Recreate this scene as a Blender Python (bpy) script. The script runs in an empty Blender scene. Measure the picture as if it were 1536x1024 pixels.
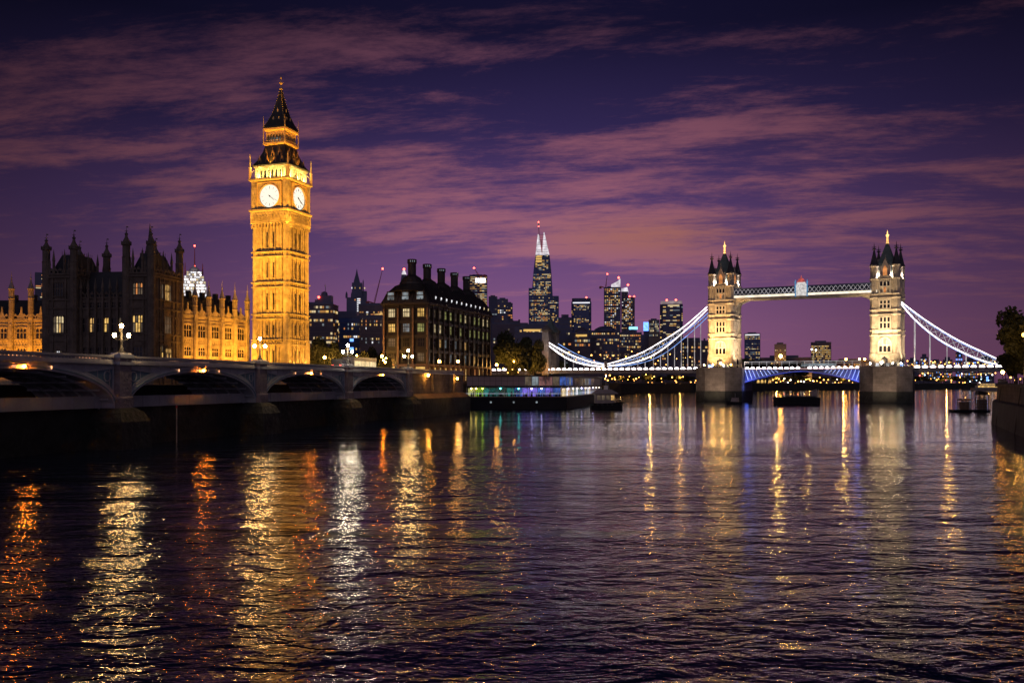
import bpy, math, random
from mathutils import Vector, Matrix
random.seed(7)
R = math.radians
sc = bpy.context.scene
COL = sc.collection

# ------------------------------------------------------------------ camera
F = 1365.0            # focal length in photo pixels (photo 1536 wide)
EYE = 7.2
HZ = 575.0            # horizon row of the photo
cam_d = bpy.data.cameras.new('camera')
cam_d.sensor_width = 36.0
cam_d.lens = 36.0 * F / 1536.0
cam_d.shift_y = (HZ - 512.0) / 1536.0
cam_d.clip_start = 0.5
cam_d.clip_end = 12000
cam = bpy.data.objects.new('camera', cam_d)
cam.location = (0, 0, EYE)
cam.rotation_euler = (R(90), 0, 0)
COL.objects.link(cam)
sc.camera = cam

# ------------------------------------------------------------------ render settings
sc.render.engine = 'CYCLES'
sc.view_settings.view_transform = 'Standard'
sc.view_settings.look = 'None'
sc.view_settings.exposure = 0.0
sc.view_settings.gamma = 1.0
sc.view_settings.use_curve_mapping = False
cy = sc.cycles
cy.use_denoising = True
try:
    cy.denoiser = 'OPENIMAGEDENOISE'
    cy.denoising_input_passes = 'RGB_ALBEDO_NORMAL'
except Exception:
    pass
cy.max_bounces = 5
cy.diffuse_bounces = 2
cy.glossy_bounces = 3
cy.transmission_bounces = 2
cy.transparent_max_bounces = 4
cy.caustics_reflective = False
cy.caustics_refractive = False
cy.sample_clamp_indirect = 60.0

# ------------------------------------------------------------------ dusk sky
W = bpy.data.worlds.new('World')
sc.world = W
W.use_nodes = True
nt = W.node_tree
nt.nodes.clear()
def N(t, **k):
    n = nt.nodes.new(t)
    for a, b in k.items():
        setattr(n, a, b)
    return n
def L(a, b):
    nt.links.new(a, b)
def math_n(op, a, b=None, c=None, clamp=False):
    n = N('ShaderNodeMath', operation=op, use_clamp=clamp)
    for i, v in enumerate((a, b, c)):
        if v is None:
            continue
        if isinstance(v, (int, float)):
            n.inputs[i].default_value = v
        else:
            L(v, n.inputs[i])
    return n.outputs[0]
def ramp(fac, stops, interp='LINEAR'):
    n = N('ShaderNodeValToRGB')
    n.color_ramp.interpolation = interp
    e = n.color_ramp.elements
    while len(e) < len(stops):
        e.new(0.5)
    for el, (p, c) in zip(e, stops):
        el.position = p
        el.color = (c[0], c[1], c[2], 1)
    L(fac, n.inputs[0])
    return n.outputs[0]
tc = N('ShaderNodeTexCoord')
sep = N('ShaderNodeSeparateXYZ')
L(tc.outputs['Generated'], sep.inputs[0])
dx, dy, dz = sep.outputs
zc = math_n('MAXIMUM', dz, 0.0)
base = ramp(zc, [(0.0, (.26, .100, .205)), (.06, (.225, .090, .205)), (.12, (.148, .064, .185)), (.18, (.088, .043, .145)), (.27, (.026, .0165, .072)), (.36, (.0060, .0046, .024)), (.5, (.003, .0026, .014)), (1.0, (.002, .002, .010))])
az = math_n('ARCTAN2', dx, dy)
zz = math_n('ADD', zc, 0.09)
cu = math_n('DIVIDE', dx, zz)
cv = math_n('DIVIDE', dy, zz)
cmb = N('ShaderNodeCombineXYZ')
L(math_n('ADD', math_n('MULTIPLY', cu, 0.62), math_n('MULTIPLY', cv, 0.10)), cmb.inputs[0])
L(math_n('ADD', math_n('MULTIPLY', cv, 1.35), math_n('MULTIPLY', cu, 0.16)), cmb.inputs[1])
cmb.inputs[2].default_value = 8.3
n1 = N('ShaderNodeTexNoise')
n1.inputs['Scale'].default_value = 2.3
n1.inputs['Detail'].default_value = 14
n1.inputs['Roughness'].default_value = 0.71
n1.inputs['Distortion'].default_value = 0.18
L(cmb.outputs[0], n1.inputs['Vector'])
# banks of cloud: broad coverage ahead and to the left, clear high up to the right
def bank(a0, e0, wa, we, k):
    p = math_n('DIVIDE', math_n('SUBTRACT', az, a0), wa)
    q = math_n('DIVIDE', math_n('SUBTRACT', dz, math_n('ADD', e0, math_n('MULTIPLY', az, -0.10))), we)
    e = math_n('POWER', 2.718, math_n('MULTIPLY', math_n('ADD', math_n('MULTIPLY', p, p), math_n('MULTIPLY', q, q)), -1.0))
    return math_n('MULTIPLY', e, k)
cov = bank(-.05, .205, .30, .065, .17)
for b_ in (bank(-.14, .335, .17, .035, .10), bank(-.42, .225, .20, .045, .12), bank(.30, .30, .22, .035, .055), bank(.40, .22, .18, .06, .12), bank(.10, .155, .35, .022, .15), bank(-.45, .155, .25, .03, .07), bank(.15, .26, .12, .03, .05)):
    cov = math_n('ADD', cov, b_)
cl = math_n('ADD', n1.outputs[0], cov)
cm = N('ShaderNodeMapRange', interpolation_type='SMOOTHSTEP')
cm.inputs['From Min'].default_value = 0.53
cm.inputs['From Max'].default_value = 0.775
L(cl, cm.inputs['Value'])
cloud_col = ramp(zc, [(0.0, (.29, .108, .20)), (.10, (.315, .118, .19)), (.17, (.330, .118, .168)), (.24, (.265, .092, .135)), (.31, (.165, .058, .095)), (.37, (.085, .032, .056)), (.6, (.006, .004, .014))])
mixc = N('ShaderNodeMix', data_type='RGBA')
L(math_n('MULTIPLY', cm.outputs[0], 0.88), mixc.inputs['Factor'])
L(base, mixc.inputs['A'])
L(cloud_col, mixc.inputs['B'])
# the afterglow lies ahead, towards the bridge: darker to either side and behind
azd = math_n('SUBTRACT', az, 0.03)
glow = math_n('POWER', 2.718, math_n('MULTIPLY', math_n('MULTIPLY', azd, azd), -5.6))
fall = math_n('ADD', math_n('MULTIPLY', glow, 0.86), 0.18)
# a patch of brighter, warmer cloud low over the bridge
d1 = math_n('DIVIDE', math_n('SUBTRACT', az, 0.155), 0.11)
d2 = math_n('DIVIDE', math_n('SUBTRACT', dz, 0.158), 0.020)
patch = math_n('POWER', 2.718, math_n('MULTIPLY', math_n('ADD', math_n('MULTIPLY', d1, d1), math_n('MULTIPLY', d2, d2)), -1.0))
patch = math_n('MULTIPLY', patch, math_n('ADD', math_n('MULTIPLY', cm.outputs[0], 0.7), 0.25))
pm = N('ShaderNodeMix', data_type='RGBA')
L(math_n('MULTIPLY', patch, 0.75), pm.inputs['Factor'])
L(mixc.outputs['Result'], pm.inputs['A'])
pm.inputs['B'].default_value = (.36, .135, .10, 1)
vm = N('ShaderNodeVectorMath', operation='SCALE')
L(pm.outputs['Result'], vm.inputs[0])
L(fall, vm.inputs['Scale'])
# last trace of physical sky light, sun well below the roofs
sky = N('ShaderNodeTexSky', sky_type='NISHITA')
sky.sun_disc = False
sky.sun_elevation = R(-4)
sky.sun_rotation = R(0)
vs = N('ShaderNodeVectorMath', operation='SCALE')
L(sky.outputs[0], vs.inputs[0])
vs.inputs['Scale'].default_value = 0.02
bk = math_n('MULTIPLY', math_n('SMOOTH_MIN', math_n('MAXIMUM', math_n('MULTIPLY', dy, -1.0), 0.0), 1.0, 0.1), 1.0)  # added glow behind the camera, brightens the bridge and facades
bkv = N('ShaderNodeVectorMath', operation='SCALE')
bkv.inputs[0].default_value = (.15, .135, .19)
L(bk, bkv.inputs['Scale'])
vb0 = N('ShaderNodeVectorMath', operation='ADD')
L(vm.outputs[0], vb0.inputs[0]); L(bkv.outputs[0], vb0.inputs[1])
va = N('ShaderNodeVectorMath', operation='ADD')
L(vb0.outputs[0], va.inputs[0])
L(vs.outputs[0], va.inputs[1])
bg = N('ShaderNodeBackground')
bg.inputs['Strength'].default_value = 1.0
L(va.outputs[0], bg.inputs['Color'])
wo = N('ShaderNodeOutputWorld')
L(bg.outputs[0], wo.inputs['Surface'])

# ------------------------------------------------------------------ helpers
def P(px, py, Y):
    return Vector(((px - 768.0) * Y / F, Y, EYE + (HZ - py) * Y / F))
def PX(px, Y):
    return (px - 768.0) * Y / F
def PZ(py, Y):
    return EYE + (HZ - py) * Y / F

class MB:
    def __init__(s):
        s.v = []; s.f = []; s.T = Matrix.Identity(4)
    def turn(s, deg, loc=(0, 0, 0)):
        s.T = Matrix.Translation(loc) @ Matrix.Rotation(R(deg), 4, 'Z')
        return s
    def reset(s):
        s.T = Matrix.Identity(4)
        return s
    def add(s, vs, fs):
        b = len(s.v)
        s.v += [tuple(s.T @ Vector(p)) for p in vs]
        s.f += [tuple(i + b for i in f) for f in fs]
        return s
    def box(s, x0, x1, y0, y1, z0, z1):
        return s.add([(x0, y0, z0), (x1, y0, z0), (x1, y1, z0), (x0, y1, z0), (x0, y0, z1), (x1, y0, z1), (x1, y1, z1), (x0, y1, z1)],
                     [(0, 3, 2, 1), (4, 5, 6, 7), (0, 1, 5, 4), (1, 2, 6, 5), (2, 3, 7, 6), (3, 0, 4, 7)])
    def cbox(s, c, sx, sy, sz):
        return s.box(c[0] - sx / 2, c[0] + sx / 2, c[1] - sy / 2, c[1] + sy / 2, c[2] - sz / 2, c[2] + sz / 2)
    def bar(s, p, q, w, h=None):
        p = Vector(p); q = Vector(q); h = h or w
        d = (q - p)
        if d.length < 1e-6:
            return s
        d.normalize()
        up = Vector((0, 0, 1)) if abs(d.z) < 0.95 else Vector((1, 0, 0))
        a = d.cross(up).normalized() * (w / 2)
        b = a.cross(d).normalized() * (h / 2)
        vs = [p - a - b, p + a - b, p + a + b, p - a + b, q - a - b, q + a - b, q + a + b, q - a + b]
        return s.add(vs, [(0, 3, 2, 1), (4, 5, 6, 7), (0, 1, 5, 4), (1, 2, 6, 5), (2, 3, 7, 6), (3, 0, 4, 7)])
    def path(s, pts, w, h=None):
        for a, b in zip(pts[:-1], pts[1:]):
            s.bar(a, b, w, h)
        return s
    def tube(s, p, q, r0, r1=None, n=8):
        r1 = r0 if r1 is None else r1
        p = Vector(p); q = Vector(q)
        d = (q - p).normalized()
        up = Vector((0, 0, 1)) if abs(d.z) < 0.95 else Vector((1, 0, 0))
        a = d.cross(up).normalized(); b = a.cross(d)
        vs = []
        for c, r in ((p, r0), (q, r1)):
            for i in range(n):
                t = 2 * math.pi * i / n
                vs.append(c + (a * math.cos(t) + b * math.sin(t)) * r)
        fs = [(i, (i + 1) % n, n + (i + 1) % n, n + i) for i in range(n)]
        fs += [tuple(range(n - 1, -1, -1)), tuple(range(n, 2 * n))]
        return s.add(vs, fs)
    def lathe(s, c, prof, n=8, rot=0.0):
        vs = []; fs = []
        for r, z in prof:
            for i in range(n):
                t = 2 * math.pi * (i + rot) / n
                vs.append((c[0] + r * math.cos(t), c[1] + r * math.sin(t), c[2] + z))
        for k in range(len(prof) - 1):
            for i in range(n):
                j = (i + 1) % n
                fs.append((k * n + i, k * n + j, (k + 1) * n + j, (k + 1) * n + i))
        fs.append(tuple(range(n - 1, -1, -1)))
        m = (len(prof) - 1) * n
        fs.append(tuple(range(m, m + n)))
        return s.add(vs, fs)
    def frus(s, c, stack):
        # square rings: stack of (half, z)
        q = math.sqrt(2)
        return s.lathe(c, [(h * q, z) for h, z in stack], 4, 0.5)
    def rfrus(s, stack):
        # rectangular rings: (x0,x1,y0,y1,z)
        vs = []; fs = []
        for x0, x1, y0, y1, z in stack:
            vs += [(x0, y0, z), (x1, y0, z), (x1, y1, z), (x0, y1, z)]
        for k in range(len(stack) - 1):
            for i in range(4):
                j = (i + 1) % 4
                fs.append((4 * k + i, 4 * k + j, 4 * k + 4 + j, 4 * k + 4 + i))
        fs.append((3, 2, 1, 0)); m = 4 * (len(stack) - 1)
        fs.append((m, m + 1, m + 2, m + 3))
        return s.add(vs, fs)
    def prism(s, poly, z0, z1):
        n = len(poly)
        vs = [(x, y, z0) for x, y in poly] + [(x, y, z1) for x, y in poly]
        fs = [(i, (i + 1) % n, n + (i + 1) % n, n + i) for i in range(n)]
        fs += [tuple(range(n - 1, -1, -1)), tuple(range(n, 2 * n))]
        return s.add(vs, fs)
    def xz(s, poly, y0, y1):
        # outline in the xz plane, extruded along y
        n = len(poly)
        vs = [(x, y0, z) for x, z in poly] + [(x, y1, z) for x, z in poly]
        fs = [(i, (i + 1) % n, n + (i + 1) % n, n + i) for i in range(n)]
        fs += [tuple(range(n - 1, -1, -1)), tuple(range(n, 2 * n))]
        return s.add(vs, fs)
    def ball(s, c, r, n=8, m=6, sz=1.0):
        prof = [(max(0.01 * r, r * math.sin(math.pi * k / m)), -r * sz * math.cos(math.pi * k / m)) for k in range(m + 1)]
        return s.lathe(c, prof, n)
    def mesh(s, name, m, smooth=False):
        me = bpy.data.meshes.new(name)
        me.from_pydata(s.v, [], s.f)
        import bmesh
        b = bmesh.new(); b.from_mesh(me)
        bmesh.ops.recalc_face_normals(b, faces=b.faces)
        b.to_mesh(me); b.free()
        if smooth:
            for p in me.polygons:
                p.use_smooth = True
        for x in (m if isinstance(m, (list, tuple)) else [m]):
            me.materials.append(x)
        return me
    def build(s, name, m, parent=None, smooth=False):
        o = bpy.data.objects.new(name, s.mesh(name, m, smooth))
        COL.objects.link(o)
        if parent:
            o.parent = parent
        return o

def thing(name, label, cat, loc=(0, 0, 0), rz=0.0, group=None):
    o = bpy.data.objects.new(name, None)
    o.empty_display_size = 0.5
    COL.objects.link(o)
    o.location = loc
    o.rotation_euler = (0, 0, R(rz))
    tag(o, label, cat, group)
    return o
def tag(o, label, cat, group=None, kind=None):
    o['label'] = label; o['category'] = cat
    if group: o['group'] = group
    if kind: o['kind'] = kind
    return o
def struct(o):
    o['kind'] = 'structure'
    return o
def inst(name, me, parent=None, loc=(0, 0, 0), rz=0.0, scale=None):
    o = bpy.data.objects.new(name, me)
    COL.objects.link(o)
    o.location = loc
    o.rotation_euler = (0, 0, R(rz))
    if scale: o.scale = scale
    if parent: o.parent = parent
    return o
def dup(src, loc, rz=0.0, label=None, group=None, scale=None):
    r = src.copy(); COL.objects.link(r)
    r.location = loc; r.rotation_euler = (0, 0, R(rz))
    if scale: r.scale = scale
    if label: r['label'] = label
    if group: r['group'] = group
    for ch in list(src.children):
        c = ch.copy(); COL.objects.link(c); c.parent = r
        for g in list(ch.children):
            d = g.copy(); COL.objects.link(d); d.parent = c
    return r

# ------------------------------------------------------------------ materials
def mat(name, col, rough=0.75, var=0.25, scale=0.6, bump=0.0, metal=0.0, fine=None, brick=None):
    m = bpy.data.materials.new(name)
    m.use_nodes = True
    t = m.node_tree
    b = t.nodes['Principled BSDF']
    b.inputs['Roughness'].default_value = rough
    b.inputs['Metallic'].default_value = metal
    co = t.nodes.new('ShaderNodeTexCoord')
    n = t.nodes.new('ShaderNodeTexNoise')
    n.inputs['Scale'].default_value = scale
    n.inputs['Detail'].default_value = 7
    n.inputs['Roughness'].default_value = 0.65
    t.links.new(co.outputs['Object'], n.inputs['Vector'])
    r = t.nodes.new('ShaderNodeValToRGB')
    r.color_ramp.elements[0].position = 0.3
    r.color_ramp.elements[1].position = 0.7
    r.color_ramp.elements[0].color = tuple(c * (1 - var) for c in col) + (1,)
    r.color_ramp.elements[1].color = tuple(min(1, c * (1 + var)) for c in col) + (1,)
    t.links.new(n.outputs[0], r.inputs[0])
    out = r.outputs[0]
    if brick:
        mp = t.nodes.new('ShaderNodeMapping'); mp.inputs['Rotation'].default_value = (R(90), 0, 0)
        t.links.new(co.outputs['Object'], mp.inputs[0])
        bt = t.nodes.new('ShaderNodeTexBrick')
        bt.inputs['Scale'].default_value = 1.0
        bt.inputs['Brick Width'].default_value = brick[0]
        bt.inputs['Row Height'].default_value = brick[1]
        bt.inputs['Mortar Size'].default_value = 0.03
        bt.inputs['Color1'].default_value = (1, 1, 1, 1)
        bt.inputs['Color2'].default_value = (.72, .72, .72, 1)
        bt.inputs['Mortar'].default_value = (.45, .45, .45, 1)
        t.links.new(mp.outputs[0], bt.inputs['Vector'])
        mx = t.nodes.new('ShaderNodeMix'); mx.data_type = 'RGBA'; mx.blend_type = 'MULTIPLY'
        mx.inputs['Factor'].default_value = 0.8
        t.links.new(out, mx.inputs['A']); t.links.new(bt.outputs[0], mx.inputs['B'])
        out = mx.outputs['Result']
    t.links.new(out, b.inputs['Base Color'])
    if bump:
        n3 = t.nodes.new('ShaderNodeTexNoise')
        n3.inputs['Scale'].default_value = fine or scale * 4
        n3.inputs['Detail'].default_value = 5
        t.links.new(co.outputs['Object'], n3.inputs['Vector'])
        bp = t.nodes.new('ShaderNodeBump')
        bp.inputs['Strength'].default_value = bump
        bp.inputs['Distance'].default_value = 0.25
        t.links.new(n3.outputs[0], bp.inputs['Height'])
        t.links.new(bp.outputs[0], b.inputs['Normal'])
    return m
def emit(name, col, strength, sample=False, var=0.0, scale=0.8):
    m = bpy.data.materials.new(name)
    m.use_nodes = True
    t = m.node_tree
    b = t.nodes['Principled BSDF']
    b.inputs['Base Color'].default_value = (.05, .05, .05, 1)
    b.inputs['Roughness'].default_value = 0.4
    b.inputs['Emission Color'].default_value = tuple(col) + (1,)
    b.inputs['Emission Strength'].default_value = strength
    if var:
        co = t.nodes.new('ShaderNodeTexCoord')
        n = t.nodes.new('ShaderNodeTexNoise')
        n.inputs['Scale'].default_value = scale
        n.inputs['Detail'].default_value = 4
        t.links.new(co.outputs['Object'], n.inputs['Vector'])
        mr = t.nodes.new('ShaderNodeMapRange')
        mr.inputs['From Min'].default_value = 0.35
        mr.inputs['From Max'].default_value = 0.65
        mr.inputs['To Min'].default_value = strength * (1 - var)
        mr.inputs['To Max'].default_value = strength * (1 + var)
        t.links.new(n.outputs[0], mr.inputs['Value'])
        t.links.new(mr.outputs[0], b.inputs['Emission Strength'])
    m.cycles.emission_sampling = 'AUTO' if sample else 'NONE'
    return m

M = {}
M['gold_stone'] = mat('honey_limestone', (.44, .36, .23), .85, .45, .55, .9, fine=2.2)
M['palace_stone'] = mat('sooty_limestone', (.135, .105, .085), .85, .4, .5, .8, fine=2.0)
M['roof_slate'] = mat('dark_slate', (.035, .035, .042), .6, .3, .8)
M['iron_roof'] = mat('cast_iron_roof', (.045, .040, .036), .5, .3, 1.0)
M['gilt'] = mat('gilded_iron', (.75, .52, .22), .45, .2, 2.0)
M['dark_glass'] = mat('unlit_glass', (.015, .016, .022), .12, .2, 1.0)
M['bridge_paint'] = mat('grey_green_bridge_paint', (.42, .42, .46), .55, .22, .35, .25)
M['bridge_teal'] = mat('blue_green_bridge_paint', (.13, .22, .28), .5, .25, .5)
M['bridge_granite'] = mat('pink_grey_granite', (.28, .22, .23), .8, .35, .8, .6)
M['fender'] = mat('pale_band_grey', (.34, .34, .38), .75, .25, .25, .3)
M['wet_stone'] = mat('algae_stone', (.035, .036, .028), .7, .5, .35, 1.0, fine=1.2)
M['block_wall'] = mat('embankment_blocks', (.20, .165, .15), .85, .4, .4, .6, brick=(1.6, .6))
M['land'] = mat('paved_ground', (.06, .055, .05), .9, .3, .05)
M['asphalt'] = mat('asphalt', (.05, .05, .05), .85, .25, .5)
M['port_frame'] = mat('bronze_cladding', (.022, .018, .017), .45, .3, .5)
M['port_stone'] = mat('sandstone_piers', (.19, .12, .085), .8, .25, .6)
M['port_roof'] = mat('bronze_roof', (.040, .032, .028), .5, .3, .4)
M['tb_stone'] = mat('pale_granite', (.46, .40, .32), .85, .35, .5, .7, fine=1.6)
M['tb_pier'] = mat('granite_pier', (.25, .21, .18), .85, .45, .2, .7, brick=(2.2, .9))
M['tb_lead'] = mat('green_lead_roof', (.16, .22, .19), .6, .3, .6)
M['tb_dark'] = mat('dark_lead_roof', (.05, .05, .055), .6, .3, .6)
M['tb_steel'] = mat('pale_blue_steel', (.40, .45, .52), .5, .15, .5)
M['tb_blue'] = mat('navy_steel', (.06, .09, .18), .5, .25, .5)
M['white_paint'] = mat('white_paint', (.78, .76, .72), .5, .1, .8)
M['red_paint'] = mat('red_paint', (.5, .05, .04), .5, .15, .8)
M['blue_paint'] = mat('blue_paint', (.05, .12, .5), .5, .15, .8)
M['black'] = mat('black_metal', (.025, .025, .028), .5, .3, 1.0)
M['hull'] = mat('black_hull', (.012, .012, .016), .85, .4, .3)
M['cabin'] = mat('cabin_paint', (.34, .29, .27), .5, .25, .6)
M['wood'] = mat('weathered_wood', (.30, .20, .14), .8, .35, 1.0)
M['tower_wall'] = mat('dark_office_cladding', (.10, .11, .20), .35, .3, .05)
M['tower_wall2'] = mat('brownish_office_cladding', (.13, .105, .15), .6, .3, .05)
M['tower_blue'] = mat('blue_glass_cladding', (.06, .10, .26), .2, .3, .05)
M['concrete'] = mat('grey_concrete', (.16, .145, .16), .8, .25, .08)
M['bark'] = mat('bark', (.05, .04, .03), .9, .3, 2.0)
M['leaf'] = mat('foliage', (.055, .062, .022), .7, .5, 1.5)
M['crane'] = mat('red_crane', (.45, .09, .08), .5, .2, .5)

M['dial'] = emit('lit_opal_dial', (1.0, .93, .76), 1.05, True)
M['globe_warm'] = emit('warm_globe', (1.0, .56, .18), 270, True)
M['globe_white'] = emit('white_globe', (1.0, .80, .55), 300, True)
M['lamp_orange'] = emit('sodium_lamp', (1.0, .40, .05), 110, True)
M['nav_orange'] = emit('navigation_lamp', (1.0, .22, .012), 520, False)
M['lamp_small'] = emit('small_sodium_lamp', (1.0, .42, .08), 9, False)
M['lamp_white'] = emit('white_lamp', (1.0, .92, .85), 40, False)
M['led_white'] = emit('white_led_strip', (1.0, .88, .90), 3.6, False, .35, .5)
M['led_soft'] = emit('soft_led_strip', (.75, .80, 1.0), .9, False, .4, .5)
M['led_dim'] = emit('dim_led_strip', (.22, .42, 1.0), 1.3, False, .4, .5)
M['led_deck'] = emit('deck_lamp', (1.0, .84, .84), 11.0, False)
M['led_blue'] = emit('blue_led', (.08, .12, 1.0), .8, False, .4, .3)
M['led_bluewhite'] = emit('blue_white_led', (.42, .52, 1.0), 2.2, False, .4, .3)
M['win_warm'] = emit('warm_window', (1.0, .58, .18), .62, False, .45, .9)
M['win_gold'] = emit('gold_window', (1.0, .60, .16), .85, False, .5, .6)
M['win_pale'] = emit('pale_window', (1.0, .78, .42), .72, False, .4, .6)
M['win_white'] = emit('white_window', (.95, .95, 1.0), 1.1, False, .3, .6)
M['win_orange'] = emit('orange_window', (1.0, .36, .10), .65, False, .4, .6)
M['win_green'] = emit('green_window', (.70, .72, .24), .38, False, .5, .8)
M['win_dim'] = emit('dim_window', (.75, .55, .35), .12, False, .6, .5)
M['win_blue'] = emit('blue_window', (.15, .35, 1.0), 2.2, False, .3, .5)
M['win_cool'] = emit('cool_window', (.55, .66, .72), .28, False, .6, .6)
M['red_light'] = emit('red_aircraft_lamp', (1.0, .06, .04), 14, False)
M['finial_lit'] = emit('gilded_lit_finial', (1.0, .50, .14), 2.2, False, .5, 1.0)
M['rail_light'] = emit('parapet_lamp', (1.0, .45, .22), 1.6, False, .85, .35)

def spot(loc, aim, power, col, angle=80, blend=.6, size=.4, name='floodlight'):
    d = bpy.data.lights.new(name, 'SPOT')
    d.energy = power; d.color = col
    d.spot_size = R(angle); d.spot_blend = blend; d.shadow_soft_size = size
    o = bpy.data.objects.new(name, d)
    COL.objects.link(o)
    o.location = loc
    v = Vector(aim) - Vector(loc)
    o.rotation_euler = v.to_track_quat('-Z', 'Y').to_euler()
    return o
def point(loc, power, col, size=.3, name='lamp_light'):
    d = bpy.data.lights.new(name, 'POINT')
    d.energy = power; d.color = col; d.shadow_soft_size = size
    o = bpy.data.objects.new(name, d)
    COL.objects.link(o)
    o.location = loc
    return o

# one faint moonlight-like sun, far below the lamps in strength
sd = bpy.data.lights.new('sun', 'SUN')
sd.energy = 0.03; sd.angle = R(12); sd.color = (.8, .75, 1.0)
so = bpy.data.objects.new('sun', sd); COL.objects.link(so)
so.rotation_euler = (R(55), 0, R(-25))

# ------------------------------------------------------------------ setting: water and ground
def make_water():
    m = bpy.data.materials.new('river_water')
    m.use_nodes = True
    t = m.node_tree
    b = t.nodes['Principled BSDF']
    b.inputs['Base Color'].default_value = (.008, .016, .045, 1)
    b.inputs['IOR'].default_value = 1.45
    b.inputs['Roughness'].default_value = 0.075
    b.inputs['Specular Tint'].default_value = (.84, .92, 1.0, 1)
    co = t.nodes.new('ShaderNodeTexCoord')
    def layer(sx, sy, rot, scale, detail, dist=0.0, rough=.55):
        mp = t.nodes.new('ShaderNodeMapping')
        mp.inputs['Scale'].default_value = (sx, sy, 1)
        mp.inputs['Rotation'].default_value = (0, 0, R(rot))
        t.links.new(co.outputs['Object'], mp.inputs[0])
        n = t.nodes.new('ShaderNodeTexNoise')
        n.inputs['Scale'].default_value = scale
        n.inputs['Detail'].default_value = detail
        n.inputs['Roughness'].default_value = rough
        n.inputs['Distortion'].default_value = dist
        t.links.new(mp.outputs[0], n.inputs['Vector'])
        return n.outputs[0]
    def mul(a, k):
        n = t.nodes.new('ShaderNodeMath'); n.operation = 'MULTIPLY'
        t.links.new(a, n.inputs[0])
        if isinstance(k, (int, float)): n.inputs[1].default_value = k
        else: t.links.new(k, n.inputs[1])
        return n.outputs[0]
    def add(a, c):
        n = t.nodes.new('ShaderNodeMath'); n.operation = 'ADD'
        t.links.new(a, n.inputs[0]); t.links.new(c, n.inputs[1])
        return n.outputs[0]
    big = layer(.45, 1, 8, .16, 2, .3)
    mid = layer(.62, 1, -6, .62, 3, .5)
    small = layer(.62, 1, 8, 2.4, 3, .4)
    gust = layer(.13, 1, 2, .05, 4, .4)
    band = layer(.10, 1, -3, .07, 3, .5)
    gm = t.nodes.new('ShaderNodeMapRange')
    gm.inputs['From Min'].default_value = .35; gm.inputs['From Max'].default_value = .65
    gm.inputs['To Min'].default_value = .45; gm.inputs['To Max'].default_value = 1.4
    t.links.new(gust, gm.inputs['Value'])
    tiny = layer(.6, 1, -12, 7.0, 2, .2)
    h = add(add(mul(big, .16), mul(mid, .165)), add(mul(small, .040), mul(tiny, .006)))
    # ripples average out with distance along the river
    sp_ = t.nodes.new('ShaderNodeSeparateXYZ'); t.links.new(co.outputs['Object'], sp_.inputs[0])
    dm = t.nodes.new('ShaderNodeMapRange'); dm.inputs['From Min'].default_value = 20; dm.inputs['From Max'].default_value = 150
    dm.inputs['To Min'].default_value = 1.55; dm.inputs['To Max'].default_value = .43
    t.links.new(sp_.outputs[1], dm.inputs['Value'])
    h = mul(h, dm.outputs[0])
    h = add(mul(h, gm.outputs[0]), mul(band, .45))
    bp = t.nodes.new('ShaderNodeBump')
    bp.inputs['Strength'].default_value = 1.0
    bp.inputs['Distance'].default_value = 1.0
    t.links.new(h, bp.inputs['Height'])
    t.links.new(bp.outputs[0], b.inputs['Normal'])
    return m
M['water'] = make_water()
w = MB().add([(-3000, -300, 0), (3000, -300, 0), (3000, 5000, 0), (-3000, 5000, 0)], [(0, 1, 2, 3)]).build('water', M['water'])
struct(w)
M['lit_lime'] = emit('lime_lit_room', (.45, .85, .05), .35, False, .7, .5)
M['lit_teal'] = emit('teal_lit_room', (.04, .40, .36), .30, False, .8, .6)
M['lit_dimteal'] = emit('dim_teal_lit_room', (.20, .30, .22), .18, False, .8, .6)
M['lit_blue'] = emit('blue_lit_room', (.08, .18, .70), .42, False, .8, .6)
M['lit_violet'] = emit('violet_lit_room', (.22, .16, .80), .50, False, .8, .6)
M['lit_rose'] = emit('rose_lit_room', (.65, .28, .26), .30, False, .8, .6)
M['lamp_amber'] = emit('amber_lamp', (1.0, .72, .15), 22, False)
M['lamp_lime'] = emit('lime_lamp', (.65, 1.0, .08), 18, False)
M['lamp_teal'] = emit('teal_lamp', (.10, .85, .75), 18, False)
M['lamp_violet'] = emit('violet_lamp', (.50, .45, 1.0), 22, False)
M['clad_panel'] = mat('pinkish_cladding', (.34, .25, .25), .6, .15, .3)
M['led_walk'] = emit('walkway_led', (1.0, .88, .68), 1.15, False, .25, .4)
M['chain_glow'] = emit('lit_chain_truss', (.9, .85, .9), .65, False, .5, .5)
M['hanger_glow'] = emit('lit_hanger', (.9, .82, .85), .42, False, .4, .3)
M['led_pink'] = emit('pinkish_led', (1.0, .62, .62), .9, False, .4, .6)
M['rail_white'] = emit('lit_rail', (.9, .85, .9), .55, False, .6, .2)
M['web_blue'] = mat('blue_grey_web_plate', (.25, .28, .40), .5, .2, .4)
M['tb_deck'] = mat('grey_deck_steel', (.22, .21, .22), .6, .2, .4)
M['crest_white'] = emit('lit_white_crest', (1.0, .95, .92), .62, False, .25, 1.2)
M['crest_red'] = emit('lit_red_crown', (.9, .15, .12), .55, False, .4, 1.0)
M['crest_blue'] = emit('lit_blue_finial', (.15, .45, .85), .5, False, .4, 1.0)
M['sign_white'] = emit('white_sign', (1.0, .92, .92), 2.4, False, .3, .6)
M['sign_cyan'] = emit('cyan_sign', (.25, .65, 1.0), 2.0, False, .2, .5)
M['led_tip'] = emit('lit_glass_tip', (.95, .88, .95), .75, False, .4, .25)
M['tower_crown'] = emit('lit_pale_crown', (.75, .55, .58), .35, False, .3, .2)
M['lamp_star'] = emit('white_floodlamp', (.9, .92, 1.0), 120, False)
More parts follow.
